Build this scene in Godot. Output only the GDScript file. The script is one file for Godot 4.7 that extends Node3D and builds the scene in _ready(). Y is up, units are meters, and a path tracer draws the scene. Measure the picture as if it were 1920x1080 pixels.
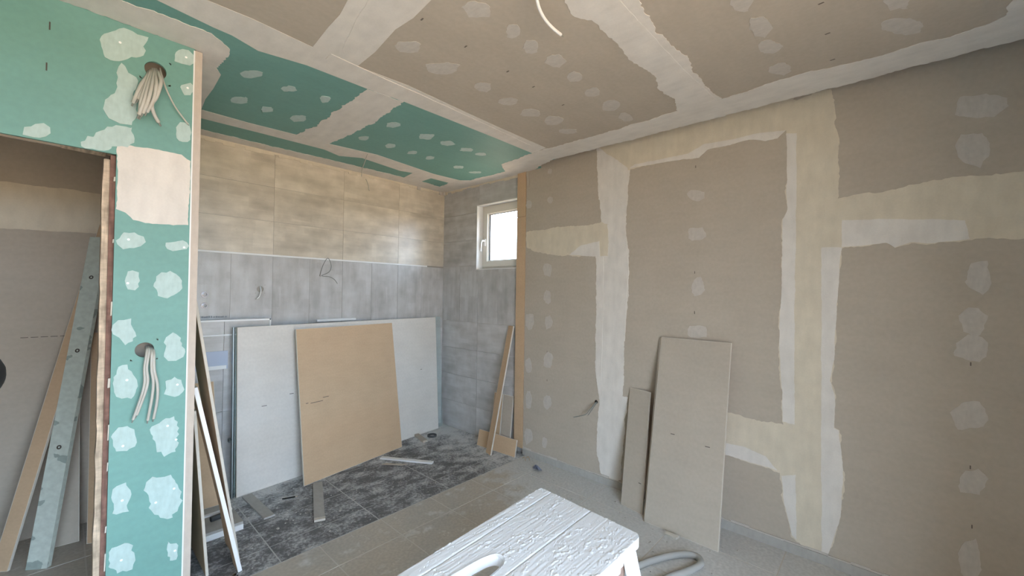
extends Node3D

const H := 2.5
var M := {}
var used := {}
var things := {}

var ceiling_bands := [
	["filler",[0.250,-1.882,0.359,-1.876,0.486,-1.868,0.723,-1.881,0.930,-1.877,1.194,-1.849,1.426,-1.854,1.875,-1.863,2.386,-1.860,2.412,-2.010,2.014,-2.010,1.680,-2.015,1.281,-2.023,1.069,-2.045,0.765,-2.054,0.571,-2.098,0.461,-2.056,0.395,-2.052,0.215,-2.020,0.134,-2.014]],
	["filler",[0.723,-1.881,0.710,-1.691,0.707,-1.578,0.690,-1.478,0.680,-1.392,0.892,-1.152,0.895,-1.244,0.908,-1.376,0.900,-1.494,0.926,-1.703,0.930,-1.877,0.964,-1.889,0.757,-1.884]],
	["filler",[1.069,-2.045,1.079,-2.152,1.082,-2.443,1.096,-2.728,1.071,-3.020,1.180,-3.044,1.293,-3.040,1.306,-2.787,1.322,-2.568,1.315,-2.332,1.281,-2.023,1.167,-2.040]],
	["filler",[0.534,-3.051,0.786,-3.053,1.077,-3.028,1.288,-3.029,1.651,-2.975,2.261,-3.056,2.554,-3.034,2.616,-2.958,2.553,-3.186,2.330,-3.190,2.338,-3.356,2.157,-3.401,2.118,-3.176,2.007,-3.209,1.612,-3.141,1.466,-3.235,1.324,-3.178,0.879,-3.188,0.561,-3.204]],
	["filler",[0.602,-3.429,0.945,-3.420,1.382,-3.396,1.742,-3.382,2.136,-3.369,2.338,-3.356,2.577,-3.380,2.553,-3.186,2.554,-3.034,2.616,-2.958,2.617,-2.786,2.626,-2.487,2.457,-2.384,2.412,-2.010,2.395,-1.867,2.412,-1.796,2.623,-1.952,2.743,-2.271,2.816,-2.990,2.908,-3.674,1.948,-3.571,1.239,-3.567,0.628,-3.572]],
	["filler",[2.395,-1.867,2.412,-1.796,2.418,-1.304,2.403,-0.904,2.411,-0.666,2.388,-0.464,2.384,-0.262,2.428,-0.085,2.418,0.074,2.436,0.184,2.417,0.301,2.394,0.329,2.285,0.342,2.201,0.362,2.295,0.447,2.644,0.515,2.643,0.421,2.645,-0.207,2.646,-1.096,2.633,-1.959]],
	["filler",[1.217,-0.876,1.305,-0.893,1.379,-0.856,1.631,-0.861,1.794,-0.858,1.942,-0.839,2.085,-0.874,2.260,-0.862,2.407,-0.905,2.418,-0.786,2.411,-0.666,2.202,-0.680,2.005,-0.685,1.885,-0.668,1.701,-0.688,1.554,-0.689,1.397,-0.671,1.314,-0.663,1.142,-0.859]],
	["filler",[-0.032,-2.301,-0.112,-2.295,0.070,-2.088,0.128,-2.119,0.317,-2.111,0.397,-2.108,0.481,-2.184,0.493,-2.253,0.479,-2.412,0.427,-2.362,0.381,-2.306]],
	["filler",[0.415,-2.362,0.479,-2.412,0.512,-2.478,0.521,-2.673,0.521,-2.859,0.536,-3.049]]
]

var ceiling_bands_top := [
	["filler",[1.261,-0.826,1.176,-0.820,1.267,-0.716,1.356,-0.718,1.886,-0.712,2.403,-0.686,2.413,-0.823,1.740,-0.822]],
	["filler",[0.740,-1.420,0.728,-1.338,0.834,-1.217,0.832,-1.316,0.854,-1.496,0.871,-1.785,0.821,-1.811,0.769,-1.594]],
	["filler",[0.801,-1.930,1.042,-1.928,1.374,-1.934,1.797,-1.941,2.281,-1.968,2.273,-1.910,1.796,-1.891,1.370,-1.879,1.013,-1.876,0.798,-1.868]]
]

var ceiling_patches := [
	[1.068,-1.102,1.093,-1.128,1.107,-1.151,1.082,-1.174,1.050,-1.205,1.025,-1.200,0.991,-1.185,0.996,-1.150,1.007,-1.128,1.039,-1.103],
	[1.258,-1.168,1.241,-1.177,1.214,-1.157,1.191,-1.124,1.196,-1.110,1.206,-1.100,1.234,-1.109,1.260,-1.131,1.268,-1.154],
	[1.313,-1.136,1.335,-1.104,1.367,-1.110,1.398,-1.137,1.415,-1.154,1.403,-1.178,1.379,-1.200,1.336,-1.185,1.316,-1.154],
	[1.466,-1.141,1.462,-1.111,1.485,-1.092,1.504,-1.083,1.548,-1.095,1.562,-1.126,1.568,-1.145,1.549,-1.166,1.522,-1.174,1.495,-1.175],
	[1.646,-1.121,1.677,-1.108,1.701,-1.109,1.728,-1.124,1.740,-1.152,1.714,-1.182,1.694,-1.179,1.671,-1.170,1.652,-1.143],
	[1.036,-1.588,1.001,-1.616,0.966,-1.591,0.958,-1.563,0.975,-1.530,1.002,-1.493,1.029,-1.498,1.044,-1.528,1.053,-1.556],
	[1.258,-1.607,1.228,-1.645,1.183,-1.657,1.137,-1.612,1.163,-1.559,1.194,-1.515,1.247,-1.494,1.274,-1.546],
	[1.463,-1.507,1.485,-1.522,1.511,-1.548,1.516,-1.588,1.479,-1.606,1.435,-1.597,1.419,-1.572,1.420,-1.539],
	[1.620,-1.566,1.646,-1.526,1.685,-1.519,1.706,-1.550,1.711,-1.593,1.670,-1.628,1.637,-1.625,1.617,-1.599],
	[1.814,-1.527,1.841,-1.518,1.873,-1.513,1.915,-1.536,1.930,-1.560,1.906,-1.588,1.873,-1.627,1.839,-1.641,1.812,-1.599,1.798,-1.568],
	[1.856,-1.115,1.897,-1.119,1.935,-1.145,1.930,-1.167,1.905,-1.196,1.875,-1.191,1.847,-1.165,1.845,-1.132],
	[2.038,-1.117,2.087,-1.107,2.108,-1.115,2.132,-1.139,2.155,-1.174,2.143,-1.201,2.113,-1.218,2.070,-1.205,2.044,-1.192,2.019,-1.172,2.022,-1.147],
	[2.340,-1.148,2.352,-1.175,2.333,-1.204,2.287,-1.202,2.261,-1.198,2.213,-1.162,2.217,-1.139,2.246,-1.127,2.285,-1.128],
	[2.061,-1.590,2.014,-1.577,1.978,-1.547,1.966,-1.514,2.007,-1.474,2.057,-1.472,2.095,-1.510,2.098,-1.552],
	[2.209,-1.611,2.179,-1.588,2.179,-1.560,2.200,-1.536,2.247,-1.493,2.259,-1.502,2.286,-1.519,2.289,-1.539,2.271,-1.586,2.233,-1.604],
	[1.726,-0.385,1.721,-0.399,1.686,-0.420,1.642,-0.428,1.621,-0.418,1.602,-0.402,1.606,-0.388,1.636,-0.368,1.660,-0.361,1.687,-0.366],
	[1.833,-0.412,1.775,-0.387,1.787,-0.373,1.796,-0.347,1.839,-0.339,1.896,-0.335,1.927,-0.358,1.947,-0.369,1.911,-0.402,1.878,-0.403],
	[2.051,-0.409,1.987,-0.400,1.969,-0.388,1.974,-0.363,2.019,-0.338,2.063,-0.328,2.090,-0.345,2.100,-0.365,2.080,-0.387],
	[2.346,-0.364,2.311,-0.392,2.269,-0.411,2.207,-0.404,2.204,-0.369,2.211,-0.348,2.277,-0.327,2.320,-0.334],
	[1.962,0.005,1.990,0.035,2.002,0.044,2.026,0.062,2.067,0.060,2.099,0.058,2.076,0.037,2.068,0.014,2.039,0.006,2.006,-0.005,1.971,-0.008],
	[2.138,0.023,2.175,0.068,2.221,0.100,2.300,0.108,2.332,0.110,2.303,0.065,2.252,0.022,2.198,-0.006,2.134,-0.005]
]

var green_patches := [
	[0.627,-2.398,0.598,-2.416,0.578,-2.399,0.578,-2.355,0.610,-2.307,0.640,-2.290,0.649,-2.323,0.641,-2.372],
	[0.832,-2.353,0.826,-2.383,0.801,-2.409,0.784,-2.421,0.764,-2.398,0.764,-2.364,0.777,-2.332,0.799,-2.319,0.809,-2.321],
	[0.987,-2.304,0.995,-2.330,0.999,-2.359,0.992,-2.378,0.978,-2.396,0.959,-2.366,0.946,-2.345,0.945,-2.319,0.964,-2.300,0.976,-2.297],
	[0.620,-2.773,0.614,-2.732,0.625,-2.701,0.641,-2.687,0.666,-2.656,0.681,-2.665,0.685,-2.695,0.692,-2.729,0.672,-2.770,0.652,-2.789,0.632,-2.791],
	[0.825,-2.705,0.832,-2.737,0.818,-2.769,0.793,-2.800,0.776,-2.754,0.771,-2.716,0.785,-2.703,0.811,-2.684],
	[1.011,-2.752,0.989,-2.794,0.971,-2.814,0.950,-2.791,0.934,-2.774,0.932,-2.726,0.943,-2.699,0.971,-2.659,0.991,-2.661,1.008,-2.717],
	[1.387,-2.330,1.406,-2.309,1.437,-2.311,1.450,-2.335,1.447,-2.365,1.440,-2.400,1.406,-2.425,1.387,-2.402,1.375,-2.365],
	[1.395,-2.683,1.414,-2.675,1.433,-2.697,1.436,-2.717,1.435,-2.752,1.419,-2.766,1.400,-2.772,1.381,-2.748,1.376,-2.730,1.378,-2.704],
	[1.607,-2.773,1.585,-2.742,1.579,-2.717,1.576,-2.690,1.600,-2.671,1.617,-2.665,1.638,-2.691,1.645,-2.719,1.642,-2.749,1.626,-2.776],
	[1.808,-2.666,1.827,-2.680,1.840,-2.714,1.835,-2.738,1.804,-2.764,1.786,-2.765,1.767,-2.725,1.766,-2.705,1.782,-2.673],
	[1.962,-2.676,1.971,-2.670,1.996,-2.706,1.993,-2.723,1.993,-2.749,1.967,-2.764,1.948,-2.745,1.939,-2.731,1.928,-2.704,1.944,-2.674],
	[1.722,-2.353,1.730,-2.370,1.717,-2.402,1.673,-2.427,1.657,-2.415,1.637,-2.377,1.621,-2.358,1.638,-2.332,1.670,-2.305,1.690,-2.285,1.707,-2.311],
	[1.830,-2.399,1.799,-2.355,1.813,-2.335,1.836,-2.293,1.863,-2.296,1.901,-2.319,1.895,-2.349,1.885,-2.386,1.850,-2.406],
	[2.002,-2.317,2.030,-2.295,2.049,-2.301,2.069,-2.311,2.081,-2.340,2.060,-2.368,2.041,-2.390,2.010,-2.397,1.997,-2.372,1.981,-2.347],
	[2.157,-2.368,2.135,-2.358,2.135,-2.334,2.142,-2.314,2.164,-2.286,2.189,-2.292,2.208,-2.312,2.206,-2.347,2.180,-2.362],
	[2.299,-2.765,2.269,-2.780,2.240,-2.750,2.228,-2.708,2.256,-2.683,2.282,-2.668,2.311,-2.698,2.323,-2.721],
	[2.427,-2.741,2.452,-2.700,2.485,-2.668,2.503,-2.682,2.522,-2.707,2.498,-2.750,2.460,-2.772,2.431,-2.766]
]

var ceiling_screws := [
	[0.938,-1.358],
	[1.171,-1.363],
	[1.440,-1.361],
	[1.637,-1.360],
	[1.906,-1.362],
	[1.856,-0.175],
	[2.088,-0.175],
	[2.335,-0.177]
]

var wall_bands := [
	["filler",[-1.645,2.579,-1.644,2.529,-1.626,2.212,-1.599,1.976,-1.638,1.704,-1.632,1.303,-1.635,0.834,-1.595,0.609,-1.611,0.449,-1.613,0.214,-1.579,0.071,-1.463,0.033,-1.412,0.072,-1.395,0.347,-1.384,0.499,-1.361,0.680,-1.403,0.680,-1.403,1.017,-1.384,1.197,-1.377,1.351,-1.364,1.587,-1.379,1.797,-1.396,1.899,-1.379,2.173,-1.372,2.339,-1.375,2.546]],
	["filler_tan",[-1.644,2.558,-1.372,2.328,-0.993,2.325,-0.888,2.312,-0.836,2.354,-0.706,2.354,-0.596,2.363,-0.517,2.331,-0.457,2.335,-0.416,2.368,-0.376,2.358,-0.377,2.551,-0.926,2.556]],
	["filler_tan",[-0.417,2.533,-0.416,2.368,-0.410,1.914,-0.431,1.862,-0.436,1.483,-0.445,1.105,-0.431,0.928,-0.425,0.692,-0.427,0.595,-0.436,0.412,-0.420,0.265,-0.379,0.088,-0.318,0.052,-0.221,0.052,-0.201,0.111,-0.165,0.278,-0.152,0.486,-0.162,0.600,-0.173,0.724,-0.193,0.734,-0.189,0.903,-0.209,0.978,-0.194,1.096,-0.191,1.358,-0.184,1.414,-0.176,1.527,-0.166,1.684,-0.175,1.808,-0.186,1.945,-0.178,2.088,-0.179,2.247,-0.199,2.437,-0.215,2.534]],
	["filler_tan",[-0.782,0.710,-0.700,0.707,-0.624,0.700,-0.430,0.697,-0.343,0.675,-0.342,0.500,-0.439,0.421,-0.580,0.437,-0.722,0.445,-0.780,0.452]],
	["filler_tan",[-0.209,1.943,-0.182,1.944,-0.022,1.953,0.111,1.969,0.232,1.975,0.322,1.971,0.438,1.977,0.731,2.018,0.730,1.660,0.438,1.686,0.315,1.686,0.161,1.680,0.094,1.693,0.037,1.668,0.006,1.691,-0.166,1.684,-0.208,1.686]],
	["filler_tan",[-2.343,1.959,-1.988,1.973,-1.761,1.963,-1.599,1.967,-1.540,1.949,-1.537,1.708,-1.596,1.702,-1.868,1.724,-2.058,1.747,-2.240,1.775,-2.341,1.824]]
]

var wall_bands_top := [
	["filler",[-0.414,2.349,-0.409,1.914,-0.429,1.862,-0.434,1.485,-0.443,1.166,-0.429,0.929,-0.423,0.716,-0.368,0.711,-0.371,1.351,-0.366,1.888,-0.366,2.337]],
	["filler",[-0.251,1.689,-0.168,1.684,-0.178,1.527,-0.186,1.358,-0.196,1.095,-0.211,0.978,-0.191,0.902,-0.195,0.733,-0.175,0.724,-0.164,0.599,-0.155,0.486,-0.167,0.277,-0.203,0.110,-0.221,0.057,-0.244,0.064,-0.249,0.840]],
	["filler",[-0.428,0.409,-0.415,0.267,-0.377,0.098,-0.355,0.080,-0.361,0.436]],
	["filler",[-0.166,1.827,-0.022,1.819,0.270,1.779,0.284,1.691,0.160,1.683,0.093,1.695,0.037,1.670,0.006,1.694,-0.166,1.686]],
	["filler",[-0.762,0.483,-0.716,0.518,-0.609,0.523,-0.502,0.496,-0.447,0.433,-0.580,0.440,-0.761,0.450]],
	["filler",[-1.476,2.419,-1.381,2.341,-1.383,2.174,-1.401,1.899,-1.383,1.797,-1.368,1.587,-1.385,1.313,-1.391,1.080,-1.459,1.074,-1.462,1.704]],
	["filler",[-1.633,1.704,-1.573,1.701,-1.572,1.305,-1.580,0.821,-1.568,0.655,-1.595,0.634,-1.630,0.834,-1.627,1.303]],
	["filler",[-1.884,1.734,-1.605,1.707,-1.611,1.826,-1.773,1.804]],
	["filler",[-1.372,2.335,-0.993,2.322,-0.888,2.310,-0.836,2.350,-0.706,2.351,-0.596,2.360,-0.518,2.329,-0.457,2.332,-0.419,2.366,-0.546,2.383,-0.703,2.383,-0.859,2.393,-0.958,2.353,-1.332,2.358]]
]

var wall_patches := [
	[-2.330,2.171,-2.350,2.184,-2.353,2.198,-2.349,2.225,-2.331,2.239,-2.297,2.235,-2.287,2.215,-2.285,2.199,-2.289,2.175,-2.304,2.171],
	[-2.103,2.184,-2.114,2.201,-2.120,2.219,-2.107,2.229,-2.092,2.235,-2.067,2.227,-2.059,2.197,-2.069,2.189,-2.078,2.179],
	[-2.082,2.435,-2.099,2.437,-2.108,2.438,-2.114,2.450,-2.112,2.459,-2.108,2.467,-2.101,2.471,-2.089,2.468,-2.078,2.464,-2.079,2.453,-2.078,2.441],
	[-2.140,1.666,-2.110,1.671,-2.067,1.656,-2.057,1.628,-2.067,1.576,-2.077,1.558,-2.128,1.568,-2.144,1.579,-2.153,1.631],
	[-2.067,1.345,-2.089,1.331,-2.123,1.338,-2.144,1.370,-2.132,1.428,-2.117,1.445,-2.076,1.433,-2.065,1.403],
	[-2.127,1.188,-2.121,1.224,-2.095,1.230,-2.073,1.239,-2.056,1.215,-2.042,1.188,-2.051,1.149,-2.067,1.130,-2.106,1.114,-2.115,1.135,-2.128,1.164],
	[-0.950,2.057,-0.963,2.088,-0.938,2.109,-0.893,2.096,-0.856,2.083,-0.855,2.047,-0.888,2.029,-0.924,2.038],
	[-0.951,1.835,-0.948,1.858,-0.892,1.855,-0.865,1.856,-0.845,1.816,-0.840,1.795,-0.870,1.772,-0.928,1.776,-0.953,1.791],
	[-0.913,1.522,-0.894,1.541,-0.866,1.543,-0.852,1.507,-0.843,1.456,-0.871,1.429,-0.905,1.418,-0.922,1.442,-0.924,1.480],
	[-0.947,1.199,-0.936,1.218,-0.903,1.229,-0.858,1.227,-0.837,1.221,-0.831,1.189,-0.834,1.160,-0.861,1.154,-0.901,1.149,-0.928,1.148,-0.948,1.163],
	[-2.246,1.162,-2.266,1.106,-2.305,1.091,-2.344,1.135,-2.337,1.201,-2.333,1.238,-2.283,1.241,-2.256,1.235],
	[-2.268,0.803,-2.262,0.751,-2.273,0.738,-2.303,0.723,-2.323,0.735,-2.329,0.769,-2.337,0.817,-2.322,0.839,-2.297,0.856,-2.282,0.848],
	[-2.119,0.898,-2.091,0.927,-2.055,0.920,-2.037,0.892,-2.047,0.816,-2.063,0.792,-2.106,0.797,-2.129,0.808,-2.128,0.870],
	[-2.260,0.503,-2.263,0.450,-2.268,0.427,-2.287,0.409,-2.314,0.418,-2.328,0.467,-2.326,0.512,-2.319,0.530,-2.309,0.566,-2.280,0.568,-2.266,0.534],
	[-2.123,0.533,-2.098,0.563,-2.063,0.567,-2.049,0.541,-2.046,0.501,-2.069,0.464,-2.088,0.445,-2.125,0.465,-2.128,0.491],
	[-2.323,0.121,-2.342,0.163,-2.337,0.201,-2.312,0.236,-2.265,0.232,-2.246,0.210,-2.236,0.180,-2.246,0.147,-2.274,0.118,-2.311,0.092],
	[-2.135,0.124,-2.137,0.166,-2.130,0.194,-2.119,0.207,-2.092,0.201,-2.088,0.179,-2.090,0.141,-2.105,0.120,-2.122,0.116],
	[0.305,2.240,0.240,2.269,0.246,2.321,0.252,2.344,0.332,2.337,0.390,2.299,0.399,2.260,0.356,2.232],
	[0.315,2.009,0.280,2.028,0.244,2.073,0.236,2.128,0.256,2.173,0.320,2.163,0.340,2.113,0.342,2.055],
	[0.337,1.592,0.346,1.535,0.344,1.479,0.325,1.445,0.293,1.470,0.270,1.499,0.283,1.570,0.300,1.589],
	[0.279,1.382,0.313,1.384,0.336,1.349,0.323,1.293,0.304,1.254,0.267,1.275,0.256,1.295,0.245,1.350],
	[0.318,1.252,0.333,1.230,0.332,1.170,0.313,1.145,0.271,1.142,0.234,1.162,0.241,1.222,0.278,1.258],
	[0.239,0.926,0.269,0.961,0.311,0.965,0.330,0.939,0.332,0.893,0.320,0.864,0.308,0.852,0.250,0.829,0.242,0.847,0.226,0.898],
	[0.333,0.634,0.325,0.583,0.314,0.554,0.275,0.550,0.259,0.548,0.257,0.612,0.270,0.652,0.284,0.658,0.315,0.672],
	[0.255,0.190,0.252,0.268,0.270,0.332,0.307,0.360,0.318,0.304,0.324,0.228,0.303,0.181,0.273,0.148]
]

var wall_screws := [
	[-0.909,2.257],
	[-0.909,1.796],
	[-0.909,1.569],
	[-0.908,1.311],
	[-0.907,1.308],
	[-2.098,0.926],
	[-2.094,0.689],
	[0.287,1.130],
	[0.286,0.883],
	[0.286,0.668],
	[0.291,0.406]
]

var partition_fill := [
	[0.134,1.990,0.174,2.003,0.249,2.010,0.338,2.010,0.370,1.990,0.371,1.851,0.368,1.702,0.316,1.691,0.272,1.692,0.224,1.692,0.187,1.700,0.163,1.728,0.137,1.737],
	[0.137,2.329,0.147,2.324,0.160,2.299,0.184,2.293,0.192,2.267,0.181,2.218,0.191,2.182,0.192,2.146,0.175,2.090,0.140,2.085,0.109,2.097,0.096,2.129,0.099,2.166,0.122,2.218,0.126,2.259]
]

var partition_patches := [
	[0.113,2.444,0.144,2.476,0.185,2.474,0.219,2.477,0.210,2.431,0.209,2.389,0.160,2.357,0.132,2.343,0.095,2.338,0.085,2.361,0.073,2.402],
	[0.161,2.003,0.121,1.989,0.083,1.991,0.078,2.024,0.104,2.060,0.157,2.079,0.185,2.081,0.187,2.035],
	[0.032,1.964,0.030,1.983,0.053,2.000,0.079,2.011,0.098,2.009,0.119,2.004,0.113,1.983,0.094,1.968,0.064,1.960,0.044,1.957],
	[-0.055,2.010,-0.051,1.993,-0.059,1.978,-0.072,1.970,-0.098,1.970,-0.104,1.988,-0.091,1.998,-0.066,2.014],
	[0.370,2.446,0.360,2.419,0.333,2.413,0.313,2.413,0.311,2.441,0.322,2.464,0.351,2.475,0.369,2.467],
	[0.332,2.287,0.327,2.308,0.330,2.318,0.345,2.332,0.365,2.341,0.375,2.328,0.374,2.310,0.365,2.285,0.345,2.282],
	[0.321,2.079,0.321,2.111,0.328,2.136,0.347,2.156,0.359,2.155,0.375,2.139,0.379,2.116,0.371,2.082,0.359,2.069,0.341,2.067,0.328,2.069],
	[0.159,1.648,0.192,1.650,0.208,1.645,0.221,1.634,0.226,1.613,0.211,1.595,0.191,1.586,0.164,1.583,0.146,1.595,0.142,1.607,0.151,1.633],
	[0.308,1.623,0.334,1.631,0.363,1.623,0.373,1.608,0.349,1.587,0.316,1.580,0.296,1.589,0.293,1.614],
	[0.198,1.411,0.177,1.413,0.165,1.429,0.164,1.447,0.164,1.475,0.173,1.491,0.193,1.496,0.210,1.483,0.210,1.448,0.209,1.423],
	[0.286,1.478,0.308,1.492,0.331,1.483,0.345,1.451,0.356,1.416,0.338,1.390,0.314,1.378,0.289,1.374,0.275,1.386,0.266,1.425,0.270,1.462],
	[0.182,1.287,0.195,1.270,0.201,1.249,0.206,1.217,0.196,1.195,0.170,1.181,0.160,1.195,0.147,1.211,0.138,1.230,0.138,1.264,0.150,1.283],
	[0.319,1.218,0.330,1.212,0.344,1.198,0.357,1.151,0.354,1.124,0.336,1.109,0.315,1.109,0.298,1.124,0.293,1.151,0.290,1.186,0.302,1.204],
	[0.199,1.073,0.209,1.022,0.204,0.984,0.195,0.960,0.158,0.980,0.151,0.997,0.139,1.057,0.155,1.092,0.179,1.102],
	[0.300,1.018,0.306,1.023,0.334,1.032,0.357,1.014,0.359,1.001,0.363,0.973,0.356,0.963,0.349,0.948,0.321,0.947,0.302,0.961,0.301,0.984],
	[0.137,0.788,0.139,0.832,0.158,0.851,0.184,0.849,0.201,0.830,0.212,0.777,0.195,0.750,0.185,0.744,0.150,0.753],
	[0.279,0.716,0.263,0.813,0.284,0.844,0.331,0.856,0.351,0.816,0.360,0.735,0.343,0.696,0.305,0.691],
	[0.204,0.565,0.201,0.536,0.196,0.494,0.179,0.498,0.159,0.498,0.147,0.532,0.145,0.556,0.149,0.603,0.158,0.619,0.182,0.618,0.189,0.595],
	[0.312,0.409,0.264,0.459,0.263,0.502,0.254,0.595,0.267,0.615,0.323,0.601,0.351,0.566,0.364,0.518,0.359,0.452,0.338,0.411],
	[0.168,0.260,0.137,0.297,0.144,0.339,0.148,0.368,0.179,0.363,0.200,0.347,0.215,0.302,0.210,0.257,0.193,0.252],
	[0.351,0.219,0.328,0.229,0.315,0.253,0.314,0.285,0.321,0.319,0.329,0.324,0.352,0.297,0.360,0.271,0.356,0.240]
]

var partition_screws := [
	[0.134,2.415],
	[0.346,2.447],
	[0.354,2.313],
	[0.174,1.617],
	[0.355,1.601],
	[0.175,1.437],
	[0.180,1.039],
	[0.343,0.995],
	[0.173,0.771],
	[0.313,0.821],
	[0.343,0.754],
	[0.175,0.549],
	[0.280,0.502],
	[0.340,0.541],
	[0.177,0.306],
	[0.348,0.267]
]

var upper_cables := [
	[Vector3(0.234,2.357,-2.340),Vector3(0.223,2.309,-2.270),Vector3(0.206,2.230,-2.220),Vector3(0.194,2.170,-2.215),Vector3(0.193,2.119,-2.235)],
	[Vector3(0.239,2.364,-2.340),Vector3(0.228,2.303,-2.260),Vector3(0.211,2.222,-2.210),Vector3(0.201,2.165,-2.205),Vector3(0.189,2.116,-2.220)],
	[Vector3(0.245,2.366,-2.340),Vector3(0.234,2.302,-2.250),Vector3(0.223,2.230,-2.200),Vector3(0.213,2.172,-2.200),Vector3(0.201,2.126,-2.220)],
	[Vector3(0.250,2.368,-2.340),Vector3(0.241,2.305,-2.250),Vector3(0.238,2.251,-2.200),Vector3(0.231,2.189,-2.200),Vector3(0.213,2.136,-2.225)],
	[Vector3(0.255,2.366,-2.340),Vector3(0.251,2.313,-2.250),Vector3(0.252,2.263,-2.200),Vector3(0.239,2.199,-2.200),Vector3(0.227,2.169,-2.210),Vector3(0.235,2.140,-2.230),Vector3(0.253,2.114,-2.250)],
	[Vector3(0.228,2.349,-2.340),Vector3(0.216,2.300,-2.270),Vector3(0.194,2.242,-2.235),Vector3(0.180,2.191,-2.230),Vector3(0.174,2.169,-2.250)],
	[Vector3(0.236,2.348,-2.340),Vector3(0.218,2.278,-2.250),Vector3(0.197,2.213,-2.225),Vector3(0.187,2.181,-2.230)],
	[Vector3(0.231,2.342,-2.340),Vector3(0.206,2.272,-2.260),Vector3(0.189,2.227,-2.250),Vector3(0.181,2.197,-2.260)]
]

var thin_cable := [
	[Vector3(0.264,2.379,-2.340),Vector3(0.262,2.320,-2.270),Vector3(0.276,2.260,-2.250),Vector3(0.307,2.201,-2.260),Vector3(0.355,2.149,-2.285)]
]

var lower_cables := [
	[Vector3(0.241,1.167,-2.340),Vector3(0.237,1.151,-2.275),Vector3(0.230,1.087,-2.265),Vector3(0.231,1.032,-2.260),Vector3(0.223,0.980,-2.255),Vector3(0.199,0.879,-2.270)],
	[Vector3(0.248,1.168,-2.340),Vector3(0.243,1.151,-2.272),Vector3(0.236,1.087,-2.260),Vector3(0.240,1.032,-2.255),Vector3(0.229,0.975,-2.250),Vector3(0.209,0.897,-2.265)],
	[Vector3(0.257,1.165,-2.340),Vector3(0.252,1.145,-2.275),Vector3(0.252,1.080,-2.265),Vector3(0.258,1.022,-2.260),Vector3(0.255,0.962,-2.260),Vector3(0.245,0.865,-2.275)],
	[Vector3(0.264,1.162,-2.340),Vector3(0.259,1.140,-2.275),Vector3(0.261,1.074,-2.265),Vector3(0.271,1.015,-2.260),Vector3(0.272,0.952,-2.260),Vector3(0.264,0.867,-2.280)]
]

var wall_wire := [
	[Vector3(1.473,1.538,-3.560),Vector3(1.456,1.551,-3.530),Vector3(1.468,1.632,-3.500),Vector3(1.507,1.693,-3.500),Vector3(1.536,1.631,-3.500),Vector3(1.519,1.576,-3.500),Vector3(1.461,1.542,-3.510),Vector3(1.524,1.535,-3.500),Vector3(1.566,1.513,-3.500),Vector3(1.599,1.482,-3.520)]
]

var ceiling_wire := [
	[Vector3(1.594,2.510,-3.012),Vector3(1.598,2.480,-3.044),Vector3(1.633,2.455,-3.152),Vector3(1.655,2.430,-3.222),Vector3(1.694,2.400,-3.304)],
	[Vector3(1.862,2.453,-3.550),Vector3(1.863,2.429,-3.530),Vector3(1.876,2.392,-3.525),Vector3(1.885,2.355,-3.530)]
]

var ceiling_cable := [
	[Vector3(1.095,2.520,-0.899),Vector3(1.091,2.480,-0.900),Vector3(1.106,2.455,-0.909),Vector3(1.134,2.440,-0.919),Vector3(1.175,2.430,-0.927),Vector3(1.226,2.425,-0.931),Vector3(1.281,2.425,-0.931)]
]

var right_wire := [
	[Vector3(2.760,0.598,-1.624),Vector3(2.720,0.590,-1.618),Vector3(2.690,0.534,-1.650),Vector3(2.680,0.501,-1.681),Vector3(2.680,0.464,-1.777)],
	[Vector3(2.760,0.595,-1.619),Vector3(2.720,0.583,-1.614),Vector3(2.700,0.548,-1.629),Vector3(2.690,0.505,-1.655)]
]

var hole_wire := [
	[Vector3(1.015,1.446,-3.560),Vector3(1.013,1.409,-3.525),Vector3(0.996,1.365,-3.500),Vector3(0.979,1.349,-3.500)]
]


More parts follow.
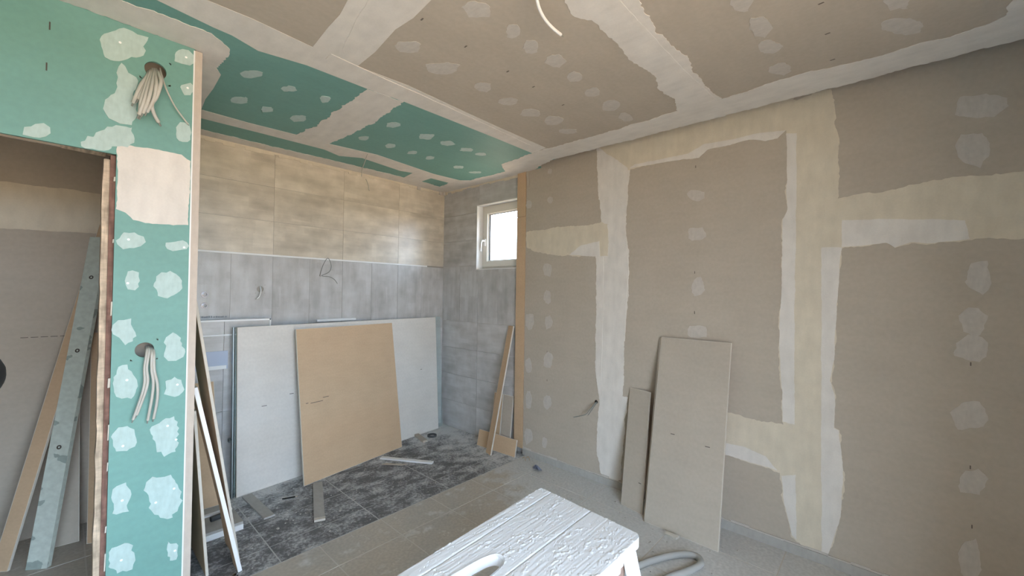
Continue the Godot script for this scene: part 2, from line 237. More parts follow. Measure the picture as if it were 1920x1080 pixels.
# ---------------------------------------------------------------- mesh helper
class MB:
	var v := PackedVector3Array()
	var n := PackedVector3Array()
	var uv := PackedVector2Array()
	var uv_off := Vector2.ZERO
	var uv_swap := false
	func auto_uv(p: Vector3, nn: Vector3) -> Vector2:
		var a := nn.abs()
		var r: Vector2
		if a.x >= a.y and a.x >= a.z: r = Vector2(p.z, -p.y)
		elif a.y >= a.z: r = Vector2(p.x, p.z)
		else: r = Vector2(p.x, -p.y)
		if uv_swap: r = Vector2(r.y, r.x)
		return r + uv_off
	func tri(a: Vector3, b: Vector3, c: Vector3, out: Vector3) -> void:
		var g := (b - a).cross(c - a)
		if g.length_squared() < 1e-16: return
		var nn := g.normalized()
		if nn.dot(out) < 0.0: nn = -nn
		if g.dot(out) > 0.0:
			var t := b; b = c; c = t
		for p in [a, b, c]:
			v.append(p); n.append(nn); uv.append(auto_uv(p, nn))
	func tris(a: Vector3, b: Vector3, c: Vector3, na: Vector3, nb: Vector3, nc: Vector3) -> void:
		var g := (b - a).cross(c - a)
		var out := na + nb + nc
		if g.dot(out) > 0.0:
			var t := b; b = c; c = t
			var tn := nb; nb = nc; nc = tn
		var av := out.normalized()
		v.append(a); n.append(na); uv.append(auto_uv(a, av))
		v.append(b); n.append(nb); uv.append(auto_uv(b, av))
		v.append(c); n.append(nc); uv.append(auto_uv(c, av))
	func quad(a: Vector3, b: Vector3, c: Vector3, d: Vector3, out: Vector3) -> void:
		tri(a, b, c, out); tri(a, c, d, out)
	func hexa(p: Vector3, ex: Vector3, ey: Vector3, ez: Vector3) -> void:
		var c := p + (ex + ey + ez) * 0.5
		for k in 3:
			var e: Array = [[ex, ey, ez], [ey, ez, ex], [ez, ex, ey]][k]
			for s in 2:
				var o: Vector3 = p + e[2] * float(s)
				quad(o, o + e[0], o + e[0] + e[1], o + e[1], o + (e[0] + e[1]) * 0.5 - c)
	func box(lo: Vector3, hi: Vector3) -> void:
		var d := hi - lo
		hexa(lo, Vector3(d.x, 0, 0), Vector3(0, d.y, 0), Vector3(0, 0, d.z))
	func tube(pts: PackedVector3Array, r: float, sides := 8) -> void:
		var rings := []
		var up := Vector3(0.31, 0.9, 0.27).normalized()
		for i in pts.size():
			var t := (pts[mini(i + 1, pts.size() - 1)] - pts[maxi(i - 1, 0)]).normalized()
			var s := t.cross(up)
			if s.length() < 0.01: s = t.cross(Vector3.RIGHT)
			s = s.normalized()
			var w := s.cross(t).normalized()
			up = w
			var ring := []
			for k in sides:
				var a := TAU * k / sides
				ring.append((s * cos(a) + w * sin(a)))
			rings.append(ring)
		for i in pts.size() - 1:
			for k in sides:
				var k2 := (k + 1) % sides
				var a: Vector3 = pts[i] + rings[i][k] * r
				var b: Vector3 = pts[i] + rings[i][k2] * r
				var c: Vector3 = pts[i + 1] + rings[i + 1][k2] * r
				var d: Vector3 = pts[i + 1] + rings[i + 1][k] * r
				tris(a, b, c, rings[i][k], rings[i][k2], rings[i + 1][k2])
				tris(a, c, d, rings[i][k], rings[i + 1][k2], rings[i + 1][k])
		for e in [0, pts.size() - 1]:
			var o: Vector3 = pts[e] - pts[1 if e == 0 else e - 1]
			for k in sides:
				tri(pts[e], pts[e] + rings[e][k] * r, pts[e] + rings[e][(k + 1) % sides] * r, o)
	func disc(c: Vector3, nn: Vector3, r: float, sides := 24) -> void:
		var s := nn.cross(Vector3(0.2, 0.9, 0.4)).normalized()
		var w := nn.cross(s)
		for k in sides:
			var a := TAU * k / sides
			var b := TAU * (k + 1) / sides
			tri(c, c + (s * cos(a) + w * sin(a)) * r, c + (s * cos(b) + w * sin(b)) * r, nn)
	func cyl(c: Vector3, axis: Vector3, r: float, inner := 0.0, sides := 24) -> void:
		# a solid cylinder or, with inner > 0, a ring
		var nn := axis.normalized()
		var s := nn.cross(Vector3(0.2, 0.9, 0.4)).normalized()
		var w := nn.cross(s)
		for k in sides:
			var a := TAU * k / sides
			var b := TAU * (k + 1) / sides
			var da := s * cos(a) + w * sin(a)
			var db := s * cos(b) + w * sin(b)
			tris(c + da * r, c + db * r, c + db * r + axis, da, db, db)
			tris(c + da * r, c + db * r + axis, c + da * r + axis, da, db, da)
			quad(c + da * inner, c + db * inner, c + db * r, c + da * r, -nn)
			quad(c + da * inner + axis, c + db * inner + axis, c + db * r + axis, c + da * r + axis, nn)
			if inner > 0.0:
				tris(c + da * inner, c + db * inner, c + db * inner + axis, -da, -db, -db)
				tris(c + da * inner, c + db * inner + axis, c + da * inner + axis, -da, -db, -da)
	func mesh(base: Vector3) -> ArrayMesh:
		var vv := v.duplicate()
		for i in vv.size(): vv[i] -= base
		var arr := []
		arr.resize(Mesh.ARRAY_MAX)
		arr[Mesh.ARRAY_VERTEX] = vv
		arr[Mesh.ARRAY_NORMAL] = n
		arr[Mesh.ARRAY_TEX_UV] = uv
		var m := ArrayMesh.new()
		m.add_surface_from_arrays(Mesh.PRIMITIVE_TRIANGLES, arr)
		return m

# ---------------------------------------------------------------- scene helpers
func numbered(called: String) -> String:
	if not used.has(called):
		used[called] = 0
		return called
	used[called] += 1
	return "%s_%03d" % [called, used[called]]

func thing(called: String, label: String, category: String, at: Vector3, group := "") -> Node3D:
	var o := Node3D.new()
	o.name = numbered(called)
	add_child(o)
	o.position = at
	o.set_meta("label", label)
	o.set_meta("category", category)
	if group: o.set_meta("group", group)
	return o

func struct(called: String, at := Vector3.ZERO) -> Node3D:
	var o := Node3D.new()
	o.name = called
	add_child(o)
	o.position = at
	o.set_meta("kind", "structure")
	return o

func part(parent: Node3D, called: String, mb: MB, m: Material) -> MeshInstance3D:
	var base := parent.position
	var p := parent.get_parent()
	if p != null and p != self and p is Node3D: base += (p as Node3D).position
	var o := MeshInstance3D.new()
	o.name = called
	o.mesh = mb.mesh(base)
	o.material_override = m
	parent.add_child(o, true)
	return o

func curve(pts: Array, steps := 6) -> PackedVector3Array:
	var r := PackedVector3Array()
	for i in pts.size() - 1:
		var p0: Vector3 = pts[maxi(i - 1, 0)]
		var p1: Vector3 = pts[i]
		var p2: Vector3 = pts[i + 1]
		var p3: Vector3 = pts[mini(i + 2, pts.size() - 1)]
		for k in steps:
			r.append(p1.cubic_interpolate(p2, p0, p3, float(k) / steps))
	r.append(pts[-1])
	return r

# a point of one of the four trowelled surfaces, t metres proud of it
func on(pl: String, a: float, b: float, t: float) -> Vector3:
	match pl:
		"c": return Vector3(a, H - t, b)
		"r": return Vector3(2.75 - t, b, a)
		"p": return Vector3(a, b, -2.30 + t)
	return Vector3(a, b, -3.55 + t)

func out_of(pl: String) -> Vector3:
	return {"c": Vector3.DOWN, "r": Vector3.LEFT, "p": Vector3.BACK, "b": Vector3.BACK}[pl]

var rough_noise := FastNoiseLite.new()

# a flat skim of filler with torn trowel edges
func skim(pl: String, flat: Array, thick: float, amp: float) -> MB:
	var src := PackedVector2Array()
	for i in flat.size() / 2: src.append(Vector2(flat[2 * i], flat[2 * i + 1]))
	var pts := PackedVector2Array()
	for i in src.size():
		var a := src[i]
		var b := src[(i + 1) % src.size()]
		var d := b - a
		var k := maxi(1, int(d.length() / 0.012))
		var nn := Vector2(-d.y, d.x).normalized()
		for j in k:
			var q := a + d * (float(j) / k)
			var w := rough_noise.get_noise_2d(q.x * 60.0, q.y * 60.0) * amp + rough_noise.get_noise_2d(q.x * 340.0 + 50.0, q.y * 340.0) * amp * 0.55
			pts.append(q + nn * w * 1.6)
	var idx := Geometry2D.triangulate_polygon(pts)
	if idx.is_empty():
		pts = src
		idx = Geometry2D.triangulate_polygon(pts)
	var m := MB.new()
	var o := out_of(pl)
	for i in idx.size() / 3:
		var p := pts[idx[3 * i]]
		var q := pts[idx[3 * i + 1]]
		var r := pts[idx[3 * i + 2]]
		m.tri(on(pl, p.x, p.y, thick), on(pl, q.x, q.y, thick), on(pl, r.x, r.y, thick), o)
	var c := Vector2.ZERO
	for p in pts: c += p
	c /= pts.size()
	for i in pts.size():
		var p := pts[i]
		var q := pts[(i + 1) % pts.size()]
		var mid := (p + q) * 0.5 - c
		m.quad(on(pl, p.x, p.y, 0.0), on(pl, q.x, q.y, 0.0), on(pl, q.x, q.y, thick), on(pl, p.x, p.y, thick), on(pl, mid.x, mid.y, 0) - on(pl, 0, 0, 0))
	return m

# rectangle a0..a1 x b0..b1 on a plane, as a slab from t0 to t1 proud, with a round hole
func holed(pl: String, a0: float, a1: float, b0: float, b1: float, t0: float, t1: float, hc: Vector2, hr: float) -> MB:
	var m := MB.new()
	var s := hr * 1.4
	var o := out_of(pl)
	for r in [[a0, a1, b0, hc.y - s], [a0, a1, hc.y + s, b1], [a0, hc.x - s, hc.y - s, hc.y + s], [hc.x + s, a1, hc.y - s, hc.y + s]]:
		m.quad(on(pl, r[0], r[2], t1), on(pl, r[1], r[2], t1), on(pl, r[1], r[3], t1), on(pl, r[0], r[3], t1), o)
	var k := 32
	for i in k:
		var p := []
		for j in 2:
			var a := TAU * (i + j + 0.5) / k
			var d := Vector2(cos(a), sin(a))
			p.append(hc + d * hr)
			p.append(hc + d * (s / maxf(absf(d.x), absf(d.y))))
		m.quad(on(pl, p[0].x, p[0].y, t1), on(pl, p[1].x, p[1].y, t1), on(pl, p[3].x, p[3].y, t1), on(pl, p[2].x, p[2].y, t1), o)
		var inw: Vector2 = hc - p[0]
		m.quad(on(pl, p[0].x, p[0].y, t0), on(pl, p[2].x, p[2].y, t0), on(pl, p[2].x, p[2].y, t1), on(pl, p[0].x, p[0].y, t1), on(pl, inw.x, inw.y, 0) - on(pl, 0, 0, 0))
	var q := [Vector2(a0, b0), Vector2(a1, b0), Vector2(a1, b1), Vector2(a0, b1)]
	for i in 4:
		var u: Vector2 = q[i]
		var w: Vector2 = q[(i + 1) % 4]
		var mid := (u + w) * 0.5 - Vector2((a0 + a1) / 2, (b0 + b1) / 2)
		m.quad(on(pl, u.x, u.y, t0), on(pl, w.x, w.y, t0), on(pl, w.x, w.y, t1), on(pl, u.x, u.y, t1), on(pl, mid.x, mid.y, 0) - on(pl, 0, 0, 0))
	return m

func slab(pl: String, a0: float, a1: float, b0: float, b1: float, t0: float, t1: float) -> MB:
	var m := MB.new()
	var p := on(pl, a0, b0, t0)
	m.hexa(p, on(pl, a1, b0, t0) - p, on(pl, a0, b1, t0) - p, on(pl, a0, b0, t1) - p)
	return m

# a cut sheet: front face corners bottom left, bottom right, top left; hint points out of the front
func sheet(called: String, label: String, category: String, bl: Vector3, br: Vector3, tl: Vector3, th: float, front: Material, back: Material, core: Material, hint: Vector3, group := "", marks := []) -> Node3D:
	var t := thing(called, label, category, (bl + br) * 0.5, group)
	var ux := br - bl
	var uy := tl - bl
	var nn := ux.cross(uy).normalized()
	if nn.dot(hint) < 0: nn = -nn
	var m := MB.new()
	m.hexa(bl - nn * (th - 0.0007), ux, uy, nn * (th - 0.0014))
	part(t, "gypsum_core", m, core)
	m = MB.new()
	var ix := ux.normalized() * 0.0032
	var iy := uy.normalized() * 0.0025
	m.hexa(bl - nn * 0.0007 + ix + iy, ux - ix * 2.0, uy - iy * 2.0, nn * 0.0007)
	part(t, "front_paper", m, front)
	m = MB.new()
	m.hexa(bl - nn * th, ux, uy, nn * 0.0007)
	part(t, "back_paper", m, back)
	for k in marks:
		m = MB.new()
		m.hexa(bl + ux * k[0] + uy * k[1], ux.normalized() * k[2], uy.normalized() * 0.004, nn * 0.0003)
		part(t, "stamp_mark", m, M.ink)
	return t

# ---------------------------------------------------------------- textures
func bytes(sd: int, freq: float, w: int, h: int, octaves := 4, kind := FastNoiseLite.TYPE_SIMPLEX_SMOOTH) -> PackedByteArray:
	var nz := FastNoiseLite.new()
	nz.seed = sd
	nz.frequency = freq
	nz.noise_type = kind
	nz.fractal_octaves = octaves
	var im := nz.get_seamless_image(w, h)
	im.convert(Image.FORMAT_L8)
	return im.get_data()

# noise drawn out along one axis
func streaks(sd: int, freq: float, w: int, h: int, times: int, along_x := true) -> PackedByteArray:
	var nz := FastNoiseLite.new()
	nz.seed = sd
	nz.frequency = freq
	nz.fractal_octaves = 4
	var im := nz.get_seamless_image(w / times if along_x else w, h if along_x else h / times)
	im.convert(Image.FORMAT_L8)
	im.resize(w, h, Image.INTERPOLATE_CUBIC)
	return im.get_data()

func picture(w: int, h: int, f: Callable) -> ImageTexture:
	var d := PackedByteArray()
	d.resize(w * h * 3)
	for i in w * h:
		var c: Color = f.call(i)
		d[3 * i] = int(clampf(c.r, 0, 1) * 255.0)
		d[3 * i + 1] = int(clampf(c.g, 0, 1) * 255.0)
		d[3 * i + 2] = int(clampf(c.b, 0, 1) * 255.0)
	return ImageTexture.create_from_image(Image.create_from_data(w, h, false, Image.FORMAT_RGB8, d))

func mat(c: Color, rough: float, tx: Texture2D = null, size := 1.0, spec := 0.5) -> StandardMaterial3D:
	var m := StandardMaterial3D.new()
	m.albedo_color = c
	m.roughness = rough
	m.metallic_specular = spec
	if tx:
		m.albedo_texture = tx
		m.uv1_scale = Vector3(1.0 / size, 1.0 / size, 1)
	return m

func metal(c: Color, rough: float) -> StandardMaterial3D:
	var m := mat(c, rough)
	m.metallic = 1.0
	return m

func make_materials() -> void:
	# paper of plasterboard: fibre grain and faint blotches
	var g1 := bytes(3, 0.09, 512, 512, 3)
	var g2 := bytes(4, 0.008, 512, 512, 4)
	var g3 := streaks(5, 0.05, 512, 512, 8)
	var paper := picture(512, 512, func(i): var k := 0.90 + 0.035 * g1[i] / 255.0 + 0.03 * g2[i] / 255.0 + 0.02 * g3[i] / 255.0; return Color(k, k, k * 0.995))
	# filler: trowel streaks and cloudy drying
	var f1 := streaks(11, 0.03, 512, 512, 4, false)
	var f2 := bytes(12, 0.012, 512, 512, 5)
	var f3 := bytes(13, 0.15, 512, 512, 2)
	var skimmed := picture(512, 512, func(i): var k := 0.86 + 0.04 * f1[i] / 255.0 + 0.05 * f2[i] / 255.0 + 0.02 * f3[i] / 255.0; return Color(k, k, k))
	M.paper = mat(Color(0.74, 0.695, 0.64), 0.85, paper, 1.3)
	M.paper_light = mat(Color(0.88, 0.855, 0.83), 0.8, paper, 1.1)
	M.brown = mat(Color(0.81, 0.69, 0.565), 0.8, paper, 0.8)
	M.green = mat(Color(0.46, 0.65, 0.62), 0.6, paper, 1.3)
	M.core = mat(Color(0.86, 0.83, 0.78), 0.95, skimmed, 0.3)
	M.filler = mat(Color(0.92, 0.895, 0.865), 0.85, skimmed, 0.9)
	M.filler_tan = mat(Color(0.89, 0.845, 0.765), 0.85, skimmed, 0.9)
	M.filler_thin = mat(Color(0.81, 0.78, 0.745), 0.8, skimmed, 0.25)
	M.filler_skim = mat(Color(0.755, 0.845, 0.83), 0.75, skimmed, 0.25)
	M.ink = mat(Color(0.30, 0.28, 0.26), 0.9)
	M.tick = mat(Color(0.40, 0.37, 0.34), 0.9)

	M.screw_dot = mat(Color(0.95, 0.96, 0.96), 0.6)
	M.black = mat(Color(0.02, 0.02, 0.02), 0.9)
	M.white = mat(Color(0.90, 0.90, 0.90), 0.45)
	M.pvc = mat(Color(0.84, 0.82, 0.78), 0.35)
	M.cable = mat(Color(0.73, 0.72, 0.69), 0.5)
	M.wire_grey = mat(Color(0.50, 0.51, 0.49), 0.5)
	M.chrome = metal(Color(0.55, 0.55, 0.56), 0.25)
	M.alu = metal(Color(0.62, 0.66, 0.67), 0.4)
	M.concrete = mat(Color(0.55, 0.54, 0.52), 0.95, skimmed, 1.0)
	M.plaster = mat(Color(0.86, 0.83, 0.78), 0.9, skimmed, 1.2)
	M.grout = mat(Color(0.60, 0.58, 0.55), 0.9)
	M.dust = mat(Color(0.72, 0.705, 0.68), 0.95, skimmed, 0.4)
	# rough sawn reddish stud
	var w1 := streaks(21, 0.08, 256, 512, 16, false)
	var w2 := bytes(22, 0.03, 256, 512, 3)
	var wood := picture(256, 512, func(i): var k := 0.6 + 0.3 * w1[i] / 255.0 + 0.15 * w2[i] / 255.0; return Color(k, k * 0.98, k * 0.95))
	M.stud = mat(Color(0.60, 0.46, 0.42), 0.85, wood, 0.4)
	M.lath = mat(Color(0.90, 0.83, 0.75), 0.9, wood, 0.4)
	M.edge_board = mat(Color(0.82, 0.77, 0.72), 0.85, skimmed, 0.4)
	# pale green painted shuttering plank with bare grey spots
	var p1 := bytes(31, 0.010, 512, 512, 4)
	var p2 := bytes(32, 0.05, 512, 512, 3)
	var plank := picture(512, 512, func(i):
		var k := 0.88 + 0.1 * p2[i] / 255.0
		return Color(0.80, 0.83, 0.79) * k if p1[i] < 188 else Color(0.62, 0.66, 0.63) * k)
	M.plank = mat(Color(1, 1, 1), 0.85, plank, 0.9)
	# stone look wall tiles: sawn patches and drawn out veins
	var rng := RandomNumberGenerator.new()
	rng.seed = 77
	var patch := Image.create(256, 256, false, Image.FORMAT_L8)
	patch.fill(Color(0.5, 0.5, 0.5))
	for k in 90:
		var r := Rect2i(rng.randi_range(-20, 250), rng.randi_range(-8, 250), rng.randi_range(34, 100), rng.randi_range(14, 40))
		var t := rng.randf_range(0.3, 0.7)
		patch.fill_rect(r, Color(t, t, t))
	var pd := patch.get_data()
	var t1 := streaks(41, 0.02, 1024, 1024, 8)
	var t2 := streaks(42, 0.006, 1024, 1024, 4)
	var t3 := bytes(43, 0.006, 1024, 1024, 4)
	var t4 := bytes(44, 0.2, 1024, 1024, 2)
	var stone := picture(1024, 1024, func(i):
		var x: int = i % 1024
		var y: int = i / 1024
		var px: int = (x / 4 + (t4[i] - 128) / 40 + 256) % 256
		var py: int = (y / 4 + (t1[i] - 128) / 60 + 256) % 256
		var k: float = 0.50 + 0.46 * (pd[py * 256 + px] / 255.0 - 0.5) + 0.22 * (t1[i] / 255.0 - 0.5) + 0.46 * (t2[i] / 255.0 - 0.5) + 0.40 * (t3[i] / 255.0 - 0.5) + 0.20 * (t4[i] / 255.0 - 0.5)
		if absf(t2[i] / 255.0 - 0.52) < 0.006: k -= 0.10
		return Color(0.74, 0.725, 0.70).lerp(Color(1.0, 0.995, 0.985), clampf(k, 0.0, 1.0)))
	M.tile_warm = mat(Color(0.90, 0.86, 0.80), 0.35, stone, 1.12, 1.0)
	M.tile_grey = mat(Color(0.81, 0.81, 0.82), 0.35, stone, 1.12, 1.0)
	# bath floor: tiles smeared with grey tile adhesive
	var m1 := bytes(51, 0.011, 1024, 1024, 5)
	var m2 := bytes(52, 0.05, 1024, 1024, 4)
	var m3 := bytes(53, 0.006, 1024, 1024, 3)
	var m4 := bytes(54, 0.16, 1024, 1024, 3)
	var mud := picture(2048, 1024, func(i):
		var x: int = i % 2048
		var y: int = i / 2048
		var j := y * 1024 + x % 1024
		var j2 := ((y + 410) % 1024) * 1024 + (x * 5 / 8 + 130) % 1024
		var wx := 0.3 + x / 2048.0 * 2.6
		var wz := -3.6 + y / 1024.0 * 1.3
		var k := m1[j2] / 255.0 * 0.36 + m2[j] / 255.0 * 0.30 + m4[j] / 255.0 * 0.20 + (m3[j] / 255.0 - 0.5) * 0.22
		# thicker cement dust along the leaning sheets and in the window corner
		k += 0.16 * clampf((-2.86 - wz) * 3.0, 0, 1) * clampf((1.35 - wx) * 3.0, 0, 1) + 0.20 * clampf((wx - 2.15) * 2.2, 0, 1) + 0.10 * clampf((-3.12 - wz) * 6.0, 0, 1)
		var c := Color(0.40, 0.40, 0.405)
		c = c.lerp(Color(0.50, 0.50, 0.505), clampf((k - 0.34) / 0.05, 0, 1))
		c = c.lerp(Color(0.60, 0.605, 0.61), clampf((k - 0.43) / 0.04, 0, 1))
		c = c.lerp(Color(0.70, 0.70, 0.705), clampf((k - 0.50) / 0.05, 0, 1))
		c = c.lerp(Color(0.80, 0.80, 0.795), clampf((k - 0.60) / 0.05, 0, 1))
		return c * (0.94 + 0.12 * m4[j2] / 255.0))
	M.mud = mat(Color(1.0, 1.0, 1.0), 0.75, mud, 1.3)
	M.mud.uv1_scale = Vector3(1.0 / 2.6, 1.0 / 1.3, 1)
	M.mud.uv1_offset = Vector3(-0.3 / 2.6, 3.6 / 1.3, 0)
	# main floor: brown grey tiles under cement dust, laid out in metres over 4.6 x 4.6 m
	var d1 := bytes(61, 0.006, 1024, 1024, 5)
	var d2 := bytes(62, 0.03, 1024, 1024, 4)
	var d3 := bytes(63, 0.2, 1024, 1024, 2)
	var d4 := bytes(64, 0.012, 1024, 1024, 2, FastNoiseLite.TYPE_CELLULAR)
	var ground := picture(1024, 1024, func(i):
		var x: float = (i % 1024) / 1024.0 * 4.6 - 1.8
		var y: float = (i / 1024) / 1024.0 * 4.6 - 3.6
		var k := d1[i] / 255.0
		var c := Color(0.74, 0.705, 0.655).lerp(Color(0.70, 0.68, 0.645), clampf((k - 0.3) * 2.0, 0, 1))
		var swept := clampf((x - 1.75) / 0.9, 0, 1) * 0.75 + clampf((y + 1.6) / 0.6, 0, 1) * 0.5
		var dust := clampf((d2[i] / 255.0 * 0.6 + k * 0.6 + swept - 0.78) * 4.0, 0, 1)
		c = c.lerp(Color(0.80, 0.80, 0.795), dust * 0.85)
		if d2[i] > 200: c = c.lerp(Color(0.84, 0.83, 0.81), 0.35)
		if absf(d1[i] - 120.0) < 2.0 and d3[i] > 110: c = c.lerp(Color(0.84, 0.83, 0.81), 0.45)
		return c * (0.93 + 0.12 * d3[i] / 255.0))
	M.ground = mat(Color(1, 1, 1), 0.6, ground, 4.6)
	M.ground.uv1_offset = Vector3(1.8 / 4.6, 3.6 / 4.6, 0)
	M.joint = mat(Color(0.78, 0.755, 0.72), 0.9)
	M.joint_grey = mat(Color(0.72, 0.72, 0.71), 0.9)
	M.paint = mat(Color(0.91, 0.915, 0.925), 0.7, null, 1.0, 0.3)

	M.bare_wood = mat(Color(0.66, 0.56, 0.52), 0.8, wood, 0.3)
	M.glass = mat(Color(0.75, 0.86, 0.85, 0.16), 0.05)
	M.glass.transparency = BaseMaterial3D.TRANSPARENCY_ALPHA
	M.pane = mat(Color(0.95, 0.97, 0.97, 0.06), 0.02)
	M.pane.transparency = BaseMaterial3D.TRANSPARENCY_ALPHA
	M.jacket = mat(Color(0.035, 0.033, 0.036), 0.9)
	M.trousers = mat(Color(0.10, 0.11, 0.14), 0.9)
	M.skin = mat(Color(0.72, 0.54, 0.44), 0.6)
	M.hair = mat(Color(0.12, 0.09, 0.07), 0.8)

# ---------------------------------------------------------------- setting
func rect_minus(r: Array, h: Array) -> Array:
	# rectangle [a0,a1,b0,b1] without the rectangle h
	if h[0] >= r[1] or h[1] <= r[0] or h[2] >= r[3] or h[3] <= r[2]: return [r]
	var res := []
	var x0 := maxf(r[0], h[0])
	var x1 := minf(r[1], h[1])
	if h[0] > r[0]: res.append([r[0], h[0], r[2], r[3]])
	if h[1] < r[1]: res.append([h[1], r[1], r[2], r[3]])
	if h[2] > r[2]: res.append([x0, x1, r[2], h[2]])
	if h[3] < r[3]: res.append([x0, x1, h[3], r[3]])
	return res

func cuts(lo: float, hi: float, first: float, step: float) -> Array:
	var r := [lo]
	var x := first - ceilf((first - lo) / step) * step
	while x < hi - 0.02:
		if x > lo + 0.02: r.append(x)
		x += step
	r.append(hi)
	return r

func build_floor() -> void:
	var f := struct("floor")
	var m := MB.new()
	m.box(Vector3(-1.9, -0.2, -3.7), Vector3(3.2, -0.012, 1.4))
	part(f, "screed", m, M.concrete)
	m = MB.new()
	m.box(Vector3(0.30, -0.012, -3.56), Vector3(2.79, -0.0012, -2.315))
	part(f, "grout_bed", m, M.joint_grey)
	m = MB.new()
	m.box(Vector3(-1.8, -0.012, -2.315), Vector3(2.79, -0.0010, 1.0))
	part(f, "grout_bed", m, M.joint)
	m = MB.new()
	m.box(Vector3(-1.8, -0.012, -3.56), Vector3(0.30, -0.0015, -2.315))
	part(f, "grout_bed", m, M.joint)
	var rng := RandomNumberGenerator.new()
	rng.seed = 5
	var xs := cuts(0.32, 2.775, 0.787, 0.557)
	var zs := cuts(-3.55, -2.317, -2.80, 0.30)
	for i in xs.size() - 1:
		for j in zs.size() - 1:
			m = MB.new()
			m.box(Vector3(xs[i] + 0.003, -0.011, zs[j] + 0.003), Vector3(xs[i + 1] - 0.003, rng.randf_range(-0.0003, 0.0003), zs[j + 1] - 0.003))
			part(f, "tile", m, M.mud)
	xs = cuts(-1.8, 2.76, 0.978, 0.3745)
	zs = [-2.313, -2.073, -1.516, -0.959, -0.402, 0.155, 0.712, 0.95]
	for i in xs.size() - 1:
		for j in zs.size() - 1:
			m = MB.new()
			m.box(Vector3(xs[i] + 0.003, -0.011, zs[j] + 0.003), Vector3(xs[i + 1] - 0.003, rng.randf_range(-0.0002, 0.0004), zs[j + 1] - 0.003))
			part(f, "tile", m, M.ground)
	xs = cuts(-1.8, 0.315, 0.1, 0.557)
	zs = [-3.55, -3.1, -2.7, -2.317]
	for i in xs.size() - 1:
		for j in zs.size() - 1:
			m = MB.new()
			m.box(Vector3(xs[i] + 0.003, -0.011, zs[j] + 0.003), Vector3(xs[i + 1] - 0.003, 0.0, zs[j + 1] - 0.003))
			part(f, "tile", m, M.ground)

func add_skims(s: Node3D, pl: String, bands: Array, thick: float, amp: float) -> void:
	for k in bands.size():
		var b: Array = bands[k]
		part(s, "joint_filler", skim(pl, b[1], thick + k * 0.00018, amp), M[b[0]])

func add_patches(s: Node3D, pl: String, list: Array, m: Material, thick := 0.0012, amp := 0.004) -> void:
	for k in list.size():
		part(s, "filler_patch", skim(pl, list[k], thick + (k % 5) * 0.00015, amp), m)

func build_ceiling() -> void:
	var c := struct("ceiling", Vector3(0, H, 0))
	var m := MB.new()
	m.box(Vector3(-1.95, 2.62, -3.9), Vector3(2.97, 2.8, 1.4))
	part(c, "concrete_slab", m, M.concrete)
	var jz := -1.95
	var cove := -2.19
	# green boards over the bath, paper boards over the room, their joints under filler
	for r in [[-1.8, 1.345, -3.02, jz], [1.345, 2.642, -3.02, jz], [2.642, 2.785, -3.02, cove], [-1.8, 1.7, -3.56, -3.02], [1.7, 2.785, -3.56, -3.02]]:
		part(c, "green_board", slab("c", r[0], r[1], r[2], r[3], -0.0125, 0.0), M.green)
	for r in [[-1.8, -0.4, jz, 1.0], [-0.4, 0.825, jz, 1.0], [0.825, 2.075, jz, 1.0], [2.075, 2.642, jz, 1.0]]:
		part(c, "paper_board", slab("c", r[0], r[1], r[2], r[3], -0.0125, 0.0), M.paper)
	m = MB.new()
	m.box(Vector3(2.6295, 2.5125, cove), Vector3(2.642, 2.62, 1.0))
	part(c, "cove_side", m, M.paper)
	add_skims(c, "c", ceiling_bands, 0.001, 0.011)
	add_skims(c, "c", ceiling_bands_top, 0.0029, 0.003)
	add_patches(c, "c", ceiling_patches, M.filler_thin, 0.0012, 0.008)
	add_patches(c, "c", green_patches, M.filler_skim, 0.0012, 0.008)
	for p in ceiling_screws:
		m = MB.new()
		m.hexa(on("c", p[0] - 0.004, p[1] - 0.010, 0.0), Vector3(0.006, 0, 0.003), Vector3(0, -0.0006, 0), Vector3(-0.002, 0, 0.017))
		part(c, "screw", m, M.tick)

